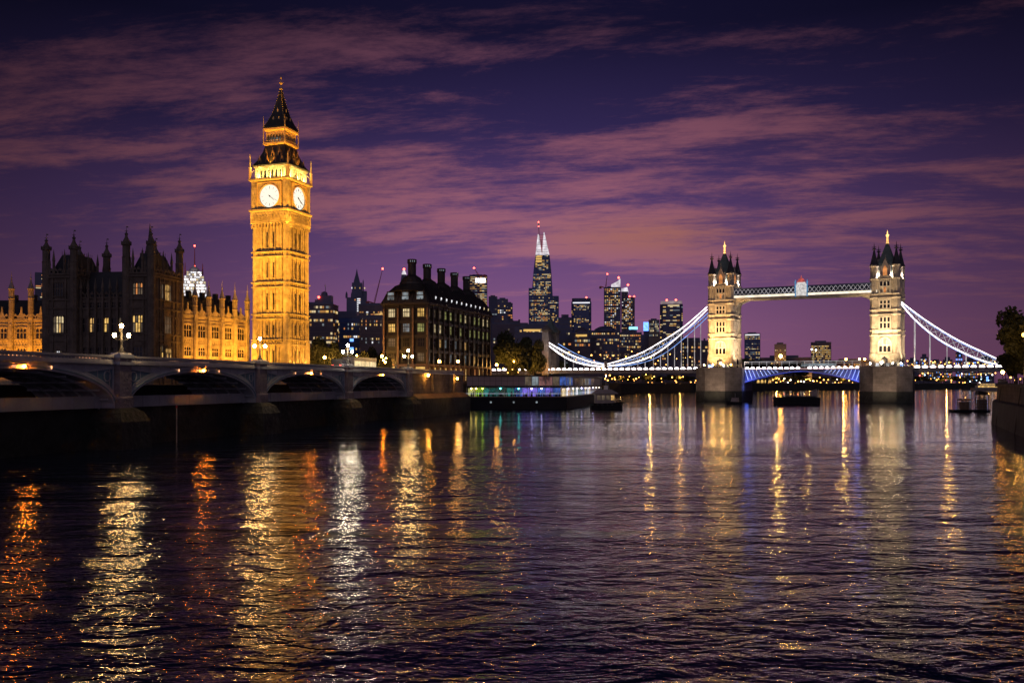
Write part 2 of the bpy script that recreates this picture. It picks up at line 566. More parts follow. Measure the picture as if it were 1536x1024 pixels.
M['lamp_cyan'] = emit('cyan_lamp', (.45, .75, 1.0), 18, False)

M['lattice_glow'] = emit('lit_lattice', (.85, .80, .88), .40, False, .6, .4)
def shoreY(px, back=22):
    """distance at which the ray through photo column px reaches the far bank"""
    a = (px - 768.0) / F
    best = None
    for (xa, ya), (xb, yb) in zip(far[:-1], far[1:]):
        den = (xb - xa) - a * (yb - ya)
        if abs(den) < 1e-6: continue
        t_ = (a * ya - xa) / den
        if -.001 <= t_ <= 1.001:
            y_ = ya + (yb - ya) * t_
            best = y_ if best is None else max(best, y_)
    return (best or 700) + back
M['lamp_pale'] = emit('pale_small_lamp', (1.0, .85, .70), 7, False)
M['lamp_red'] = emit('red_small_lamp', (1.0, .12, .08), 7, False)
M['lamp_cyan'] = emit('cyan_small_lamp', (.45, .75, 1.0), 7, False)

M['lamp_gold'] = emit('golden_lamp', (1.0, .50, .10), 260, False)
M['lamp_cream'] = emit('cream_added_lamp', (1.0, .80, .55), 150, False)
M['win_amber'] = emit('amber_window', (1.0, .46, .12), .4, False, .5, .6)
# ------------------------------------------------------------------ land
LZ = 7.0
BR_O = Vector((PX(180, 101), 101, 0)); BR_A = 90 - 14.06
def BW(x, y, z=0.0):      # stone bridge local -> world
    return Matrix.Translation(BR_O) @ Matrix.Rotation(R(BR_A), 4, 'Z') @ Vector((x, y, z))
c0 = BW(129.3, 0.6); c1 = BW(-60, 14); c2 = BW(92, 14); c3 = BW(92, .6)
left_poly = [(c1.x, c1.y), (c2.x, c2.y), (c3.x, c3.y), (c0.x, c0.y), (-17, 272), (2, 350), (14, 408), (40, 500), (78, 655), (163, 820), (428, 1100), (700, 1260), (2900, 1500), (2900, 4900), (-2900, 4900), (-2900, 0), (-75, 0)]
g = MB().prism(left_poly, -3, LZ).build('ground', M['land']); struct(g)
right_poly = [(68.0, 118), (87.6, 164), (165, 303), (184, 337), (196, 352), (330, 480), (900, 700), (900, 60), (50, 60), (56, 95)]
g2 = MB().prism(right_poly, -3, LZ - .4).build('ground', M['land']); struct(g2)
# embankment wall of the right bank (stone, with coping and sloped foot)
rt = thing('embankment_wall', 'dark stone river wall with coping below the tree at the right edge', 'wall', (0, 0, 0))
mb = MB()
pts = [(56, 95), (68.0, 118), (87.6, 164), (165, 303)]
def wall_strip(mb, pts, prof):
    # prof: (offset to the water side, z); pts run so that the water lies on the left of the direction of travel
    nrm = []
    for i in range(len(pts)):
        a = Vector(pts[max(0, i - 1)]); b = Vector(pts[min(len(pts) - 1, i + 1)])
        d = (b - a).normalized(); nrm.append(Vector((-d.y, d.x)))
    k = len(prof); vs = []; fs = []
    for (x, y), n in zip(pts, nrm):
        for o, z in prof:
            vs.append((x + n.x * o, y + n.y * o, z))
    for i in range(len(pts) - 1):
        for j in range(k - 1):
            fs.append((i * k + j, i * k + j + 1, (i + 1) * k + j + 1, (i + 1) * k + j))
    fs.append(tuple(range(k))); m = (len(pts) - 1) * k
    fs.append(tuple(m + j for j in range(k)))
    mb.add(vs, fs)
wall_strip(mb, pts, [(-.5, -2), (1.2, -2), (.9, 4.0), (.25, 4.25), (-.5, 4.25)])
mb.build('wall_foot', M['wet_stone'], rt)
mb = MB(); wall_strip(mb, pts, [(-.5, 4.26), (.25, 4.26), (.12, 6.6), (-.5, 6.6)])
mb.build('wall_face', M['block_wall'], rt)
for f in (.25, .8):
    a_, b_ = Vector((68.0, 118)), Vector((87.6, 164)); q = a_.lerp(b_, f); d_ = (b_ - a_).normalized(); n_ = Vector((-d_.y, d_.x)) * 1.3
    mb = MB()
    for s2 in (-.25, .25):
        mb.bar((q.x + n_.x + d_.x * s2, q.y + n_.y + d_.y * s2, -.5), (q.x + n_.x * .3 + d_.x * s2, q.y + n_.y * .3 + d_.y * s2, 7.0), .08)
    for i in range(22):
        g = i / 21; k_ = 1 - .7 * g; z = -.3 + 7.0 * g
        mb.bar((q.x + n_.x * k_ - d_.x * .25, q.y + n_.y * k_ - d_.y * .25, z), (q.x + n_.x * k_ + d_.x * .25, q.y + n_.y * k_ + d_.y * .25, z), .05)
    mb.build('ladder', M['black'], rt)
mb = MB()
for (xa, ya), (xb, yb) in zip(pts[1:-1], pts[2:]):
    n = int(math.dist((xa, ya), (xb, yb)) / 2.2)
    for i in range(n):
        g = i / n; x = xa + (xb - xa) * g; y = ya + (yb - ya) * g
        mb.bar((x, y, 7.1), (x, y, 8.0), .09)
    mb.bar((xa, ya, 8.0), (xb, yb, 8.0), .09); mb.bar((xa, ya, 7.6), (xb, yb, 7.6), .06)
mb.build('railing', M['black'], rt)
mb = MB(); wall_strip(mb, pts, [(-.7, 6.62), (.5, 6.62), (.5, 7.1), (-.7, 7.1)])
mb.build('coping', M['block_wall'], rt)
# embankment wall on the far left bank behind the moored boat and on to the distance
lt = thing('embankment_wall', 'long dark river wall of the far bank under the white suspension span', 'wall', (0, 0, 0))
far = [(-17, 272), (2, 350), (14, 408), (40, 500), (78, 655), (163, 820), (428, 1100), (700, 1260)]
mb = MB(); wall_strip(mb, list(reversed(far)), [(-.3, -2), (.9, -2), (.5, LZ + .1), (-.3, LZ + .1)])
mb.build('wall_face', M['wet_stone'], lt)
mb = MB(); wall_strip(mb, list(reversed(far)), [(-.5, LZ + .12), (.8, LZ + .12), (.8, LZ + .9), (-.5, LZ + .9)])
mb.build('coping', M['block_wall'], lt)

# ------------------------------------------------------------------ stone-and-iron arch bridge on the left
ab = thing('arch_bridge', 'grey green arched road bridge in the left foreground with stone piers and pierced parapet', 'bridge', BR_O, BR_A)
SP = 30.0
ZS, ZC, ZK, ZP = 4.5, 8.65, 9.3, 10.3
XA, XB = -48.0, 92.0
HALF = SP / 2 - 1.3
def arc(k, n=28, up=0.0, grow=0.0):
    cx = k * SP + SP / 2
    out = []
    for i in range(n + 1):
        t = math.pi * i / n
        out.append((cx - (HALF + grow) * math.cos(t), ZS + (ZC - ZS + up) * math.sin(t) ** .92))
    return out
for k in range(-2, 3):
    if k == -2:
        continue
    c = arc(k)
    mb = MB()
    x0, x1 = k * SP, k * SP + SP
    poly_l = [(x0, ZS)] + c + [(x1, ZS)]
    top = ZK
    vs = []; fs = []
    for x, z in poly_l:
        vs += [(x, 0, z), (x, 0, top), (x, 9.5, z), (x, 9.5, top)]
    n = len(poly_l)
    for i in range(n - 1):
        a, b = 4 * i, 4 * i + 4
        fs += [(a, b, b + 1, a + 1), (a + 2, a + 3, b + 3, b + 2), (a, a + 2, b + 2, b)]
    mb.add(vs, fs)
    sp_o = mb.build('span', M['bridge_paint'], ab)
    # raised arch ring
    mb = MB()
    inner = arc(k); outer = arc(k, up=.62, grow=.75)
    vs = []; fs = []
    for (xi, zi), (xo, zo) in zip(inner, outer):
        zo = min(zo, ZK - .05)
        vs += [(xi, -.22, zi - .02), (xo, -.22, zo), (xi, .05, zi - .02), (xo, .05, zo)]
    for i in range(len(inner) - 1):
        a, b = 4 * i, 4 * i + 4
        fs += [(a, b, b + 1, a + 1), (a + 1, b + 1, b + 3, a + 3), (a, a + 2, b + 2, b)]
    mb.add(vs, fs)
    mb.build('arch_ring', M['bridge_paint'], sp_o)
    mb = MB()
    outer2 = arc(k, up=.28, grow=.34)
    for a, b in zip(outer2[:-1], outer2[1:]):
        mb.bar((a[0], -.25, a[1]), (b[0], -.25, b[1]), .1, .1)
    mb.build('arch_moulding', M['bridge_teal'], sp_o)
    # panel joints and stiffeners on the spandrel face
    mb = MB(); cr_ = arc(k, 60, up=.62, grow=.75)
    for q in range(15):
        x = x0 + 1.6 + q * 1.9
        zl = max([z for xx, z in cr_ if abs(xx - x) < .6] or [ZK])
        if zl < ZK - .35: mb.box(x - .05, x + .05, -.07, .01, zl + .05, ZK)
    mb.box(x0 + 1, x1 - 1, -.1, .01, ZK - .14, ZK - .02)
    if mb.v: mb.build('panel_joint', M['bridge_paint'], sp_o)
    # ribs and cross braces under the vault
    mb = MB()
    for yy in (1.6, 3.6, 5.6, 7.6):
        cc = arc(k, 20)
        for a, b in zip(cc[:-1], cc[1:]):
            mb.bar((a[0], yy, a[1] - .12), (b[0], yy, b[1] - .12), .22, .35)
    cc = arc(k, 12)
    for a in cc[1:-1]:
        mb.bar((a[0], .2, a[1] - .22), (a[0], 9.4, a[1] - .22), .16, .2)
    mb.build('vault_rib', M['bridge_paint'], sp_o)
    # triangular spandrel tracery at both ends
    for sgn in (0, 1):
        mb = MB(); fr = MB()
        cxs = [p for p in arc(k, 60, up=.62, grow=.75)]
        xe = x0 + 1.25 if sgn == 0 else x1 - 1.25
        if sgn == 0:
            side = [p for p in cxs if xe + .15 < p[0] < xe + 5.2]
        else:
            side = [p for p in cxs if xe - 5.2 < p[0] < xe - .15]
            side = side[::-1]
        side = [(x, min(z + .15, 8.85)) for x, z in side]
        tri = [(xe, side[0][1] - .5)] + side + [(xe, 8.9)]
        mb.xz(tri, -.035, .1)
        pn = mb.build('spandrel_panel', M['bridge_teal'], ab)
        for a, b in zip(tri, tri[1:] + tri[:1]):
            fr.bar((a[0], -.09, a[1]), (b[0], -.09, b[1]), .14, .16)
        q = (xe + (.95 if sgn == 0 else -.95), 8.0)
        ring = [(q[0] + .55 * math.cos(t * math.pi / 6), q[1] + .55 * math.sin(t * math.pi / 6)) for t in range(13)]
        for a, b in zip(ring[:-1], ring[1:]):
            fr.bar((a[0], -.08, a[1]), (b[0], -.08, b[1]), .1, .1)
        fr.build('tracery', M['bridge_paint'], pn)
    # pale beam set back below the vault, standing in for the lit far side
    mb = MB(); mb.box(x0 + 1.2, x1 - 1.2, 1.2, 1.9, ZS, ZS + 1.3)
    for q in range(9):
        xx = x0 + 2.5 + q * 3.1
        mb.box(xx, xx + .06, 1.17, 1.21, ZS + .02, ZS + 1.28)
    mb.build('pale_band', M['fender'], ab)
    # navigation lamps at the crown
    for dx_ in (-.55, .55, 4.2, -4.6):
        if abs(dx_) > 1 and k == 2: continue
        big = abs(dx_) < 1
        cx = x0 + 15 + dx_
        mb = MB(); mb.box(cx - .25, cx + .25, -.5, 0, 8.98, 9.06); 
        hs = mb.build('lamp_bracket', M['black'], ab)
        mb = MB()
        if big and dx_ > 0: mb.ball((cx, -.48, 8.85), .14, 8, 6)
        elif big: mb.box(cx - .3, cx + .2, -.46, -.4, 8.75, 8.95)
        else: mb.box(cx - .06, cx + .06, -.42, -.36, 8.65, 8.95)
        mb.build('navigation_lamp', M['nav_orange'] if (big and dx_ > 0) else M['rail_light'], hs)
# plinth of dark wet masonry below the springing, with a rough foot
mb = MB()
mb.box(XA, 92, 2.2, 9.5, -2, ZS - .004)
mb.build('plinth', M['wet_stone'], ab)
for k in range(-1, 4):
    x = k * SP
    mb = MB()
    mb.box(x - 1.0, x + 1.0, -.75, 9, ZS + 1.3, ZP - .3)
    mb.box(x - 1.15, x + 1.15, -.9, 9, ZS, ZS + 1.1)
    mb.rfrus([(x - 1.15, x + 1.15, -.9, 9, ZS + 1.1), (x - 1.0, x + 1.0, -.75, 9, ZS + 1.3)])
    pr = mb.build('pier', M['bridge_granite'], ab)
    mb = MB()
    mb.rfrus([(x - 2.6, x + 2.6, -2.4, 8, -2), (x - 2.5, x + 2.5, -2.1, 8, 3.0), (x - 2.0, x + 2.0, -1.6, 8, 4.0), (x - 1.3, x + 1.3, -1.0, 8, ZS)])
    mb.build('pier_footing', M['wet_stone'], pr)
    mb = MB()
    mb.box(x - 1.15, x + 1.15, -.92, .6, ZP - .3, ZP + .12)
    mb.box(x - .95, x + .95, -.75, .45, ZP + .12, ZP + .3)
    mb.box(x - 1.12, x + 1.12, -.9, .4, ZK - .05, ZK + .3)
    mb.build('pedestal', M['bridge_paint'], pr)
# cornice, deck and pierced parapet, one bay at a time
mb = MB(); mb.box(XA, 129, -.42, 0, ZK + .002, ZK + .22); mb.box(XA, 129, -.28, 0, ZK + .22, ZK + .32)
mb.build('cornice', M['bridge_paint'], ab)
mb = MB(); mb.box(XA, 129, .6, 13, ZK + .002, ZK + .1)
mb.build('roadway', M['asphalt'], ab)
for k in range(-2, 5):
    xa, xb = max(XA, k * SP + 1.2), min(129, k * SP + SP - 1.2)
    if k == 4: xa, xb = 121.2, 129
    if k == 3: xa, xb = 91.2, 120
    mb = MB()
    mb.box(xa, xb, -.12, .22, ZK + .32, ZK + .52)
    mb.box(xa, xb, -.2, .3, ZP - .22, ZP)
    x = xa + .15
    while x < xb - .1:
        mb.box(x, x + .17, -.06, .16, ZK + .52, ZP - .22)
        mb.box(x + .17, x + .5, -.03, .13, ZP - .34, ZP - .22)
        x += .5
    pp = mb.build('parapet', M['bridge_paint'], ab)
    rnd = random.Random(k + 40)
    # hand-rail lighting: runs of warm strip lamps behind the balusters
    x = xa + .4
    while x < xb - 1.0:
        ln = min(rnd.uniform(1.2, 5.5), xb - .3 - x)
        if rnd.random() < .62:
            MB().box(x, x + ln, .17, .2, ZK + .58, ZK + .58 + rnd.uniform(.05, .13)).build('parapet_light', M['rail_light'], pp)
        x += ln + rnd.uniform(.3, 2.0)
# solid embankment wall after the last pier
ew = thing('embankment_wall', 'brick river wall with a sloped pale ledge between the arch bridge and the moored boat', 'wall', BR_O, BR_A)
mb = MB(); mb.box(92.2, 129.2, 0, 3, ZS, ZK - .002); mb.build('wall_face', M['block_wall'], ew)
mb = MB(); mb.box(91.3, 129.4, -1.8, 2.9, -2, ZS - .6); mb.rfrus([(91.3, 129.4, -1.8, 2.9, ZS - .6), (91.3, 129.2, -.2, 2.9, ZS + .5)])
mb.build('wall_foot', M['wet_stone'], ew)
mb = MB(); mb.add([(92, -1.75, ZS - .5), (129.2, -1.75, ZS - .5), (129.2, -.2, ZS + .53), (92, -.2, ZS + .53)], [(0, 1, 2, 3)])
mb.build('ledge', M['port_stone'], ew)
mb = MB(); mb.box(105, 106.6, -.5, .2, ZS + .6, ZK); mb.box(118, 119.4, -.5, .2, ZS + .6, ZK); mb.build('buttress', M['block_wall'], ew)

# triple-globe lamp standards on the pier pedestals
def bridge_lamp(label, loc, rz, mt, sc_=1.0):
    t = thing('street_lamp', label, 'street lamp', loc, rz, 'triple globe lamps along the arch bridge')
    mb = MB()
    mb.lathe((0, 0, 0), [(.32, 0), (.34, .15), (.2, .3), (.24, .5), (.12, .62), (.10, 1.2), (.13, 1.3), (.08, 1.42), (.07, 2.6), (.11, 2.7), (.05, 2.8)], 8)
    mb.build('post', M['black'], t, True)
    mb = MB()
    for s in (-1, 1):
        mb.path([(0, 0, 1.55), (.3 * s, 0, 1.42), (.62 * s, 0, 1.5), (.72 * s, 0, 1.72)], .07)
        mb.bar((0, 0, 2.1), (.5 * s, 0, 1.62), .05)
    mb.build('arm', M['black'], t)
    for x, z, r in ((-.72, 1.95, .215), (.72, 1.95, .215), (0, 3.0, .22)):
        g_ = MB().lathe((x, 0, z), [(.08, -r * 1.0), (r * .75, -r * .7), (r, 0), (r * .8, r * .6), (r * .3, r * .95), (.02, r * 1.0)], 10).build('globe', M[mt], t, True)
        MB().lathe((x, 0, z), [(.12, r * .9), (.15, r * 1.05), (.03, r * 1.35), (.02, r * 1.7)], 6).build('cap', M['black'], g_)
    t.scale = (sc_,) * 3
    return t
bridge_lamp('triple globe lamp on the bridge pier in front of the dark turreted palace block', BW(0, -.2, ZP + .3), BR_A - 60, 'globe_warm', 1.0)
bridge_lamp('triple globe lamp on the bridge pier in front of the golden clock tower foot', BW(30, -.2, ZP + .3), BR_A - 60, 'globe_warm', 1.0)
bridge_lamp('triple globe lamp on the bridge beside the dark van and small lit trees', BW(60, -.2, ZP + .3), BR_A - 60, 'globe_white', 1.1)
bridge_lamp('triple globe lamp on the last bridge pier in front of the building with chimneys', BW(90, -.2, ZP + .3), BR_A - 60, 'globe_warm', 1.15)
point(BW(0, -1.5, ZP + 2.5), 220, (1, .75, .4)); point(BW(30, -1.5, ZP + 2.5), 220, (1, .75, .4))
point(BW(60, -1.5, ZP + 2.5), 260, (1, .85, .6)); point(BW(90, -1.5, ZP + 2.5), 220, (1, .75, .4))
# orange lamp on the wall
t = thing('wall_lamp', 'orange lamp fixed to the brick river wall above its pale ledge', 'lamp', BW(101, -.5, 9.0), BR_A)
MB().box(-.1, .1, -.3, .5, .25, .35).build('bracket', M['black'], t)
MB().ball((0, -.2, 0), .3, 8, 6).build('globe', M['lamp_orange'], t, True)
t = thing('wall_lamp', 'orange lamp at the end of the brick river wall nearest the moored boat', 'lamp', BW(122, -.5, 8.4), BR_A)
MB().box(-.1, .1, -.3, .5, .25, .35).build('bracket', M['black'], t)
MB().ball((0, -.2, 0), .26, 8, 6).build('globe', M['lamp_orange'], t, True)
point(BW(110, -5, 6), 260, (1, .5, .15), .5)

# van on the bridge, its lights on
van = thing('van', 'dark van with headlights on crossing the arch bridge near the third lamp', 'van', BW(64.2, 2.6, ZK + .1), BR_A)
mb = MB()
mb.xz([(-2.7, .35), (2.4, .35), (2.7, .6), (2.7, 1.05), (2.0, 1.25), (1.3, 2.05), (1.0, 2.15), (-2.6, 2.15), (-2.75, 1.9)], -.95, .95)
vb = mb.build('body', M['black'], van)
for xa, xb in ((-2.4, -.9), (-.75, .3)):
    MB().box(xa, xb, -.97, -.94, 1.25, 1.95).build('window', M['dark_glass'], van)
MB().xz([(.42, 1.25), (1.75, 1.28), (1.2, 1.95), (.42, 1.95)], -.97, -.94).build('window', M['dark_glass'], van)
for x in (-1.8, 1.75):
    MB().tube((x, -1.0, .36), (x, -.7, .36), .36, n=14).build('wheel', M['black'], van)
    MB().tube((x, 1.0, .36), (x, .7, .36), .36, n=14).build('wheel', M['black'], van)
for y in (-.75, .75):
    MB().box(2.6, 2.73, y - .16, y + .16, .75, .98).build('headlight', M['lamp_white'], van)
    MB().box(-2.8, -2.72, y - .12, y + .12, .8, 1.1).build('tail_light', M['red_light'], van)
# bus further along
bus = thing('bus', 'single deck bus with lit windows behind the dark van on the arch bridge', 'bus', BW(80, 6.2, ZK + .1), BR_A)
MB().box(-5.5, 5.5, -1.25, 1.25, .4, 1.1).box(-5.5, 5.5, -1.25, 1.25, 2.2, 2.9).box(-5.5, 5.5, -1.15, 1.15, 1.1, 2.2).build('body', M['cabin'], bus)
for q in range(6):
    MB().box(-5.3 + q * 1.8, -3.7 + q * 1.8, -1.22, -1.16, 1.15, 2.15).build('window', M['win_pale'], bus)
for x in (-3.6, 3.6):
    for y in (-1.27, 1.0):
        MB().tube((x, y, .48), (x, y + .27, .48), .48, n=14).build('wheel', M['black'], bus)

# pole in the water
t = thing('marker_pole', 'thin pale pole standing in the river in front of the bridge', 'pole', (PX(265, 111.5), 111.5, 0))
MB().tube((0, 0, -1), (0, 0, 4.2), .085, .07).build('shaft', M['cabin'], t)
MB().lathe((0, 0, 4.2), [(.12, 0), (.12, .25), (.02, .35)], 8).build('cap', M['red_paint'], t)

# ------------------------------------------------------------------ golden clock tower
CT = Vector((PX(421.5, 262), 262, 0)); CT_A = -18.4
ct = thing('clock_tower', 'tall golden floodlit gothic clock tower with glowing white dials and a dark spire', 'clock tower', CT, CT_A)
H = 5.93
mb = MB(); mb.box(-5.3, 5.3, -5.3, 5.3, LZ - 1, 53)
for sx in (-1, 1):
    for sy in (-1, 1):
        for (a, z0, z1) in ((1.05, LZ - 1, 26), (1.0, 26, 53)):
            mb.lathe((sx * 4.95, sy * 4.95, 0), [(a, z0), (a, z1)], 8, .5)
        mb.box(sx * 4.95 - .95, sx * 4.95 + .95, sy * 4.95 - .95, sy * 4.95 + .95, LZ - 1, 19)
shaft = mb.build('shaft', M['gold_stone'], ct)
levels = [18.6, 25.8, 34.8, 43.4, 52.0]
for k in range(4):
    mb = MB().turn(90 * k)
    for i in range(8):
        x = -3.78 + i * 1.08
        deep = .36 if i % 2 == 1 else .20
        mb.box(x - .11, x + .11, -5.3 - deep, -5.3, LZ - 1, 52.6)
    # cusped heads of each panel, and pierced bands
    for z in levels[:-1]:
        for i in range(7):
            x = -3.24 + i * 1.08
            mb.xz([(x - .42, z - 1.5), (x, z - .75), (x + .42, z - 1.5), (x + .42, z - .5), (x - .42, z - .5)], -5.46, -5.3)
            mb.xz([(x - .3, z + .25), (x, z - .05), (x + .3, z + .25), (x, z + .55)], -5.48, -5.3)
    mb.build('rib_panel', M['gold_stone'], shaft)
    # string courses
    for z in levels[:-1]:
        mb = MB().turn(90 * k)
        mb.box(-5.95, 5.95, -6.05, -5.3, z + .75, z + 1.05)
        mb.box(-5.95, 5.95, -5.98, -5.3, z - .55, z - .3)
        mb.build('string_course', M['gold_stone'], shaft)
    # slit windows
    for z0, z1 in zip([9.5] + [z + 1.4 for z in levels[:-1]], [z - 1.7 for z in levels]):
        for i in (2, 4):
            x = -3.24 + i * 1.08
            MB().turn(90 * k).box(x - .24, x + .24, -5.36, -5.32, z0 + .8, z1 - .4).build('window', M['dark_glass'], ct)
# corbel arcade under the dials
mb = MB(); mb.frus((0, 0, 0), [(5.6, 52.0), (6.1, 52.5), (6.1, 55.6), (6.45, 55.9), (6.45, 56.3)])
arc_o = mb.build('corbel_stage', M['gold_stone'], ct)
for k in range(4):
    mb = MB().turn(90 * k)
    for i in range(11):
        x = -5 + i
        mb.xz([(x - .36, 52.9), (x - .36, 54.2), (x, 54.8), (x + .36, 54.2), (x + .36, 52.9), (x + .2, 52.9), (x + .2, 54.1), (x, 54.45), (x - .2, 54.1), (x - .2, 52.9)], -6.32, -6.1)
        mb.cbox((x, -6.2, 51.6), .35, .6, .9)
        mb.cbox((x + .5, -6.2, 55.2), .4, .3, .35)
    mb.build('blind_arcade', M['gold_stone'], arc_o)
# clock stage
mb = MB(); mb.box(-5.6, 5.6, -5.6, 5.6, 56.3, 64.3)
for sx in (-1, 1):
    for sy in (-1, 1):
        mb.lathe((sx * 5.15, sy * 5.15, 0), [(1.15, 56.3), (1.15, 64.3)], 8, .5)
cs = mb.build('clock_stage', M['gold_stone'], ct)
mb = MB(); mb.frus((0, 0, 0), [(6.1, 64.3), (6.55, 64.6), (6.55, 65.0), (6.2, 65.15)])
mb.build('cornice', M['gold_stone'], ct)
for k in range(4):
    mb = MB().turn(90 * k)
    zc_ = 60.0; r0 = 3.2
    # square surround with round opening
    n = 40; vs = []; fs = []
    for i in range(n):
        t = 2 * math.pi * i / n
        c, s = math.cos(t), math.sin(t)
        m_ = 3.85 / max(abs(c), abs(s))
        vs += [(r0 * c, -5.95, zc_ + r0 * s), (m_ * c, -5.95, zc_ + m_ * s), (r0 * c, -5.6, zc_ + r0 * s), (m_ * c, -5.6, zc_ + m_ * s)]
    for i in range(n):
        a, b = 4 * i, 4 * ((i + 1) % n)
        fs += [(a, a + 1, b + 1, b), (a, b, b + 2, a + 2), (a + 1, a + 3, b + 3, b + 1)]
    mb.add(vs, fs)
    dial_sur = mb.build('dial_surround', M['gold_stone'], ct)
    mb = MB().turn(90 * k)
    ring = [(3.32 * math.cos(2 * math.pi * i / 40), zc_ + 3.32 * math.sin(2 * math.pi * i / 40)) for i in range(41)]
    for a, b in zip(ring[:-1], ring[1:]):
        mb.bar((a[0], -6.0, a[1]), (b[0], -6.0, b[1]), .22, .18)
    for s in (-1, 1):
        mb.box(3.85 * s - .12, 3.85 * s + .12, -6.1, -5.9, 56.3, 63.9)
    mb.box(-3.9, 3.9, -6.1, -5.9, 63.7, 63.95)
    mb.build('gilt_ring', M['gilt'], dial_sur)
    d = MB().turn(90 * k).tube((0, -5.62, zc_), (0, -5.72, zc_), 3.15, n=48).build('dial', M['dial'], ct)
    mb = MB().turn(90 * k)
    for i in range(12):
        t = 2 * math.pi * i / 12
        a = Vector((math.sin(t), 0, math.cos(t)))
        mb.bar((a.x * 2.0, -5.74, zc_ + a.z * 2.0), (a.x * 2.75, -5.74, zc_ + a.z * 2.75), .2 if i % 3 else .34, .02)
    mb.build('dial_marking', M['black'], d)
    mb = MB().turn(90 * k)
    for ang, ln, w_ in ((R(130), 1.9, .36), (R(122), 2.8, .22)):
        mb.bar((-.5 * math.sin(ang), -5.78 - w_ * .1, zc_ - .5 * math.cos(ang)), (ln * math.sin(ang), -5.78 - w_ * .1, zc_ + ln * math.cos(ang)), w_, .03)
    mb.tube((0, -5.74, zc_), (0, -5.84, zc_), .22, n=12)
    mb.build('clock_hand', M['black'], d)
# belfry
mb = MB(); mb.box(-4.9, 4.9, -4.9, 4.9, 65.0, 68.6)
bf = mb.build('belfry', M['gold_stone'], ct)
for k in range(4):
    mb = MB().turn(90 * k)
    for i in range(9):
        x = -4.8 + i * 1.2
        mb.box(x - .2, x + .2, -5.35, -4.9, 65.0, 68.4)
    for i in range(8):
        x = -4.2 + i * 1.2
        mb.xz([(x - .42, 67.3), (x, 67.9), (x + .42, 67.3), (x + .42, 68.5), (x - .42, 68.5)], -5.25, -4.9)
    mb.box(-5.4, 5.4, -5.5, -4.9, 68.3, 68.65)
    mb.build('belfry_arcade', M['gold_stone'], bf)
    for i in range(1, 7):
        x = -4.2 + i * 1.2
        MB().turn(90 * k).box(x - .3, x + .3, -4.97, -4.92, 65.5, 67.5).build('belfry_opening', M['dark_glass'], ct)
# lower roof with dormers
mb = MB(); mb.frus((0, 0, 0), [(5.75, 68.66), (5.75, 69.0), (4.7, 70.6), (3.7, 73.0), (3.15, 75.0)])
M['dormer_gilt'] = mat('tarnished_gilt', (.28, .18, .09), .55, .4, 1.5)
rf = mb.build('roof', M['iron_roof'], ct)
mb = MB(); mb.frus((0, 0, 0), [(5.85, 68.7), (5.95, 68.95), (5.8, 69.02)]); mb.build('eaves', M['iron_roof'], rf)
for k in range(4):
    for (z, yb, xs) in ((69.6, 5.25, (-3.6, -1.2, 1.2, 3.6)), (71.8, 4.25, (-2.2, 0, 2.2))):
        for x in xs:
            mb = MB().turn(90 * k)
            mb.xz([(x - .5, z - .5), (x + .5, z - .5), (x + .5, z + .7), (x, z + 1.7), (x - .5, z + .7)], -yb, -yb + 1.8)
            mb.bar((x, -yb, z + 1.6), (x, -yb, z + 2.3), .1)
            dm = mb.build('dormer', M['dormer_gilt'], rf)
            MB().turn(90 * k).box(x - .28, x + .28, -yb - .03, -yb - .01, z - .3, z + .65).build('opening', M['dark_glass'], dm)
# lantern stage
mb = MB(); mb.frus((0, 0, 0), [(3.2, 75.0), (3.65, 75.3), (3.65, 75.8), (3.3, 75.9)]); mb.frus((0, 0, 0), [(3.0, 79.0), (3.55, 79.4), (3.6, 79.9), (3.3, 80.0)])
mb.box(-2.2, 2.2, -2.2, 2.2, 75.8, 79.1)
lan = mb.build('lantern', M['gilt'], ct)
for k in range(4):
    mb = MB().turn(90 * k)
    for i in range(7):
        x = -2.85 + i * .95
        mb.box(x - .16, x + .16, -3.0, -2.5, 75.8, 79.1)
    for i in range(6):
        x = -2.375 + i * .95
        mb.xz([(x - .34, 77.9), (x, 78.4), (x + .34, 77.9), (x + .34, 79.1), (x - .34, 79.1)], -2.95, -2.55)
    mb.box(-3.1, 3.1, -3.5, -3.4, 76.3, 76.4)
    for i in range(13):
        mb.box(-3.05 + i * .5, -2.95 + i * .5, -3.5, -3.42, 75.9, 76.3)
    mb.build('lantern_arcade', M['gilt'], lan)
    if k in (0, 3):
        MB().turn(90 * k).box(-1.9, 1.9, -2.26, -2.22, 76.3, 77.4).build('lantern_light', M['win_cool'], lan)
# spire
mb = MB(); prof = [(3.65, 80.02), (3.6, 80.3), (2.75, 82.0), (1.9, 84.2), (1.2, 87.0), (.62, 89.6), (.3, 91.6)]
mb.frus((0, 0, 0), prof)
spr = mb.build('spire', M['iron_roof'], ct)
mb = MB()
for sx in (-1, 1):
    for sy in (-1, 1):
        for (h0, z0), (h1, z1) in zip(prof[1:-1], prof[2:]):
            nn = 4
            for q in range(nn):
                f = q / nn
                h = h0 + (h1 - h0) * f; z = z0 + (z1 - z0) * f
                mb.ball((sx * h, sy * h, z), .15, 6, 4)
mb.build('crocket', M['gilt'], spr)
for k in range(4):
    for x, z, y in ((-.9, 82.6, 2.5), (.9, 82.6, 2.5), (0, 85.2, 1.7)):
        MB().turn(90 * k).xz([(x - .25, z - .3), (x + .25, z - .3), (x + .25, z + .3), (x, z + .8), (x - .25, z + .3)], -y - .05, -y + .7).build('lucarne', M['gilt'], spr)
mb = MB(); mb.lathe((0, 0, 91.5), [(.3, 0), (.55, .25), (.55, .45), (.18, .7), (.12, 1.5), (.45, 1.9), (.45, 2.15), (.1, 2.5), (.08, 3.2), (.3, 3.5), (.02, 4.2)], 8)
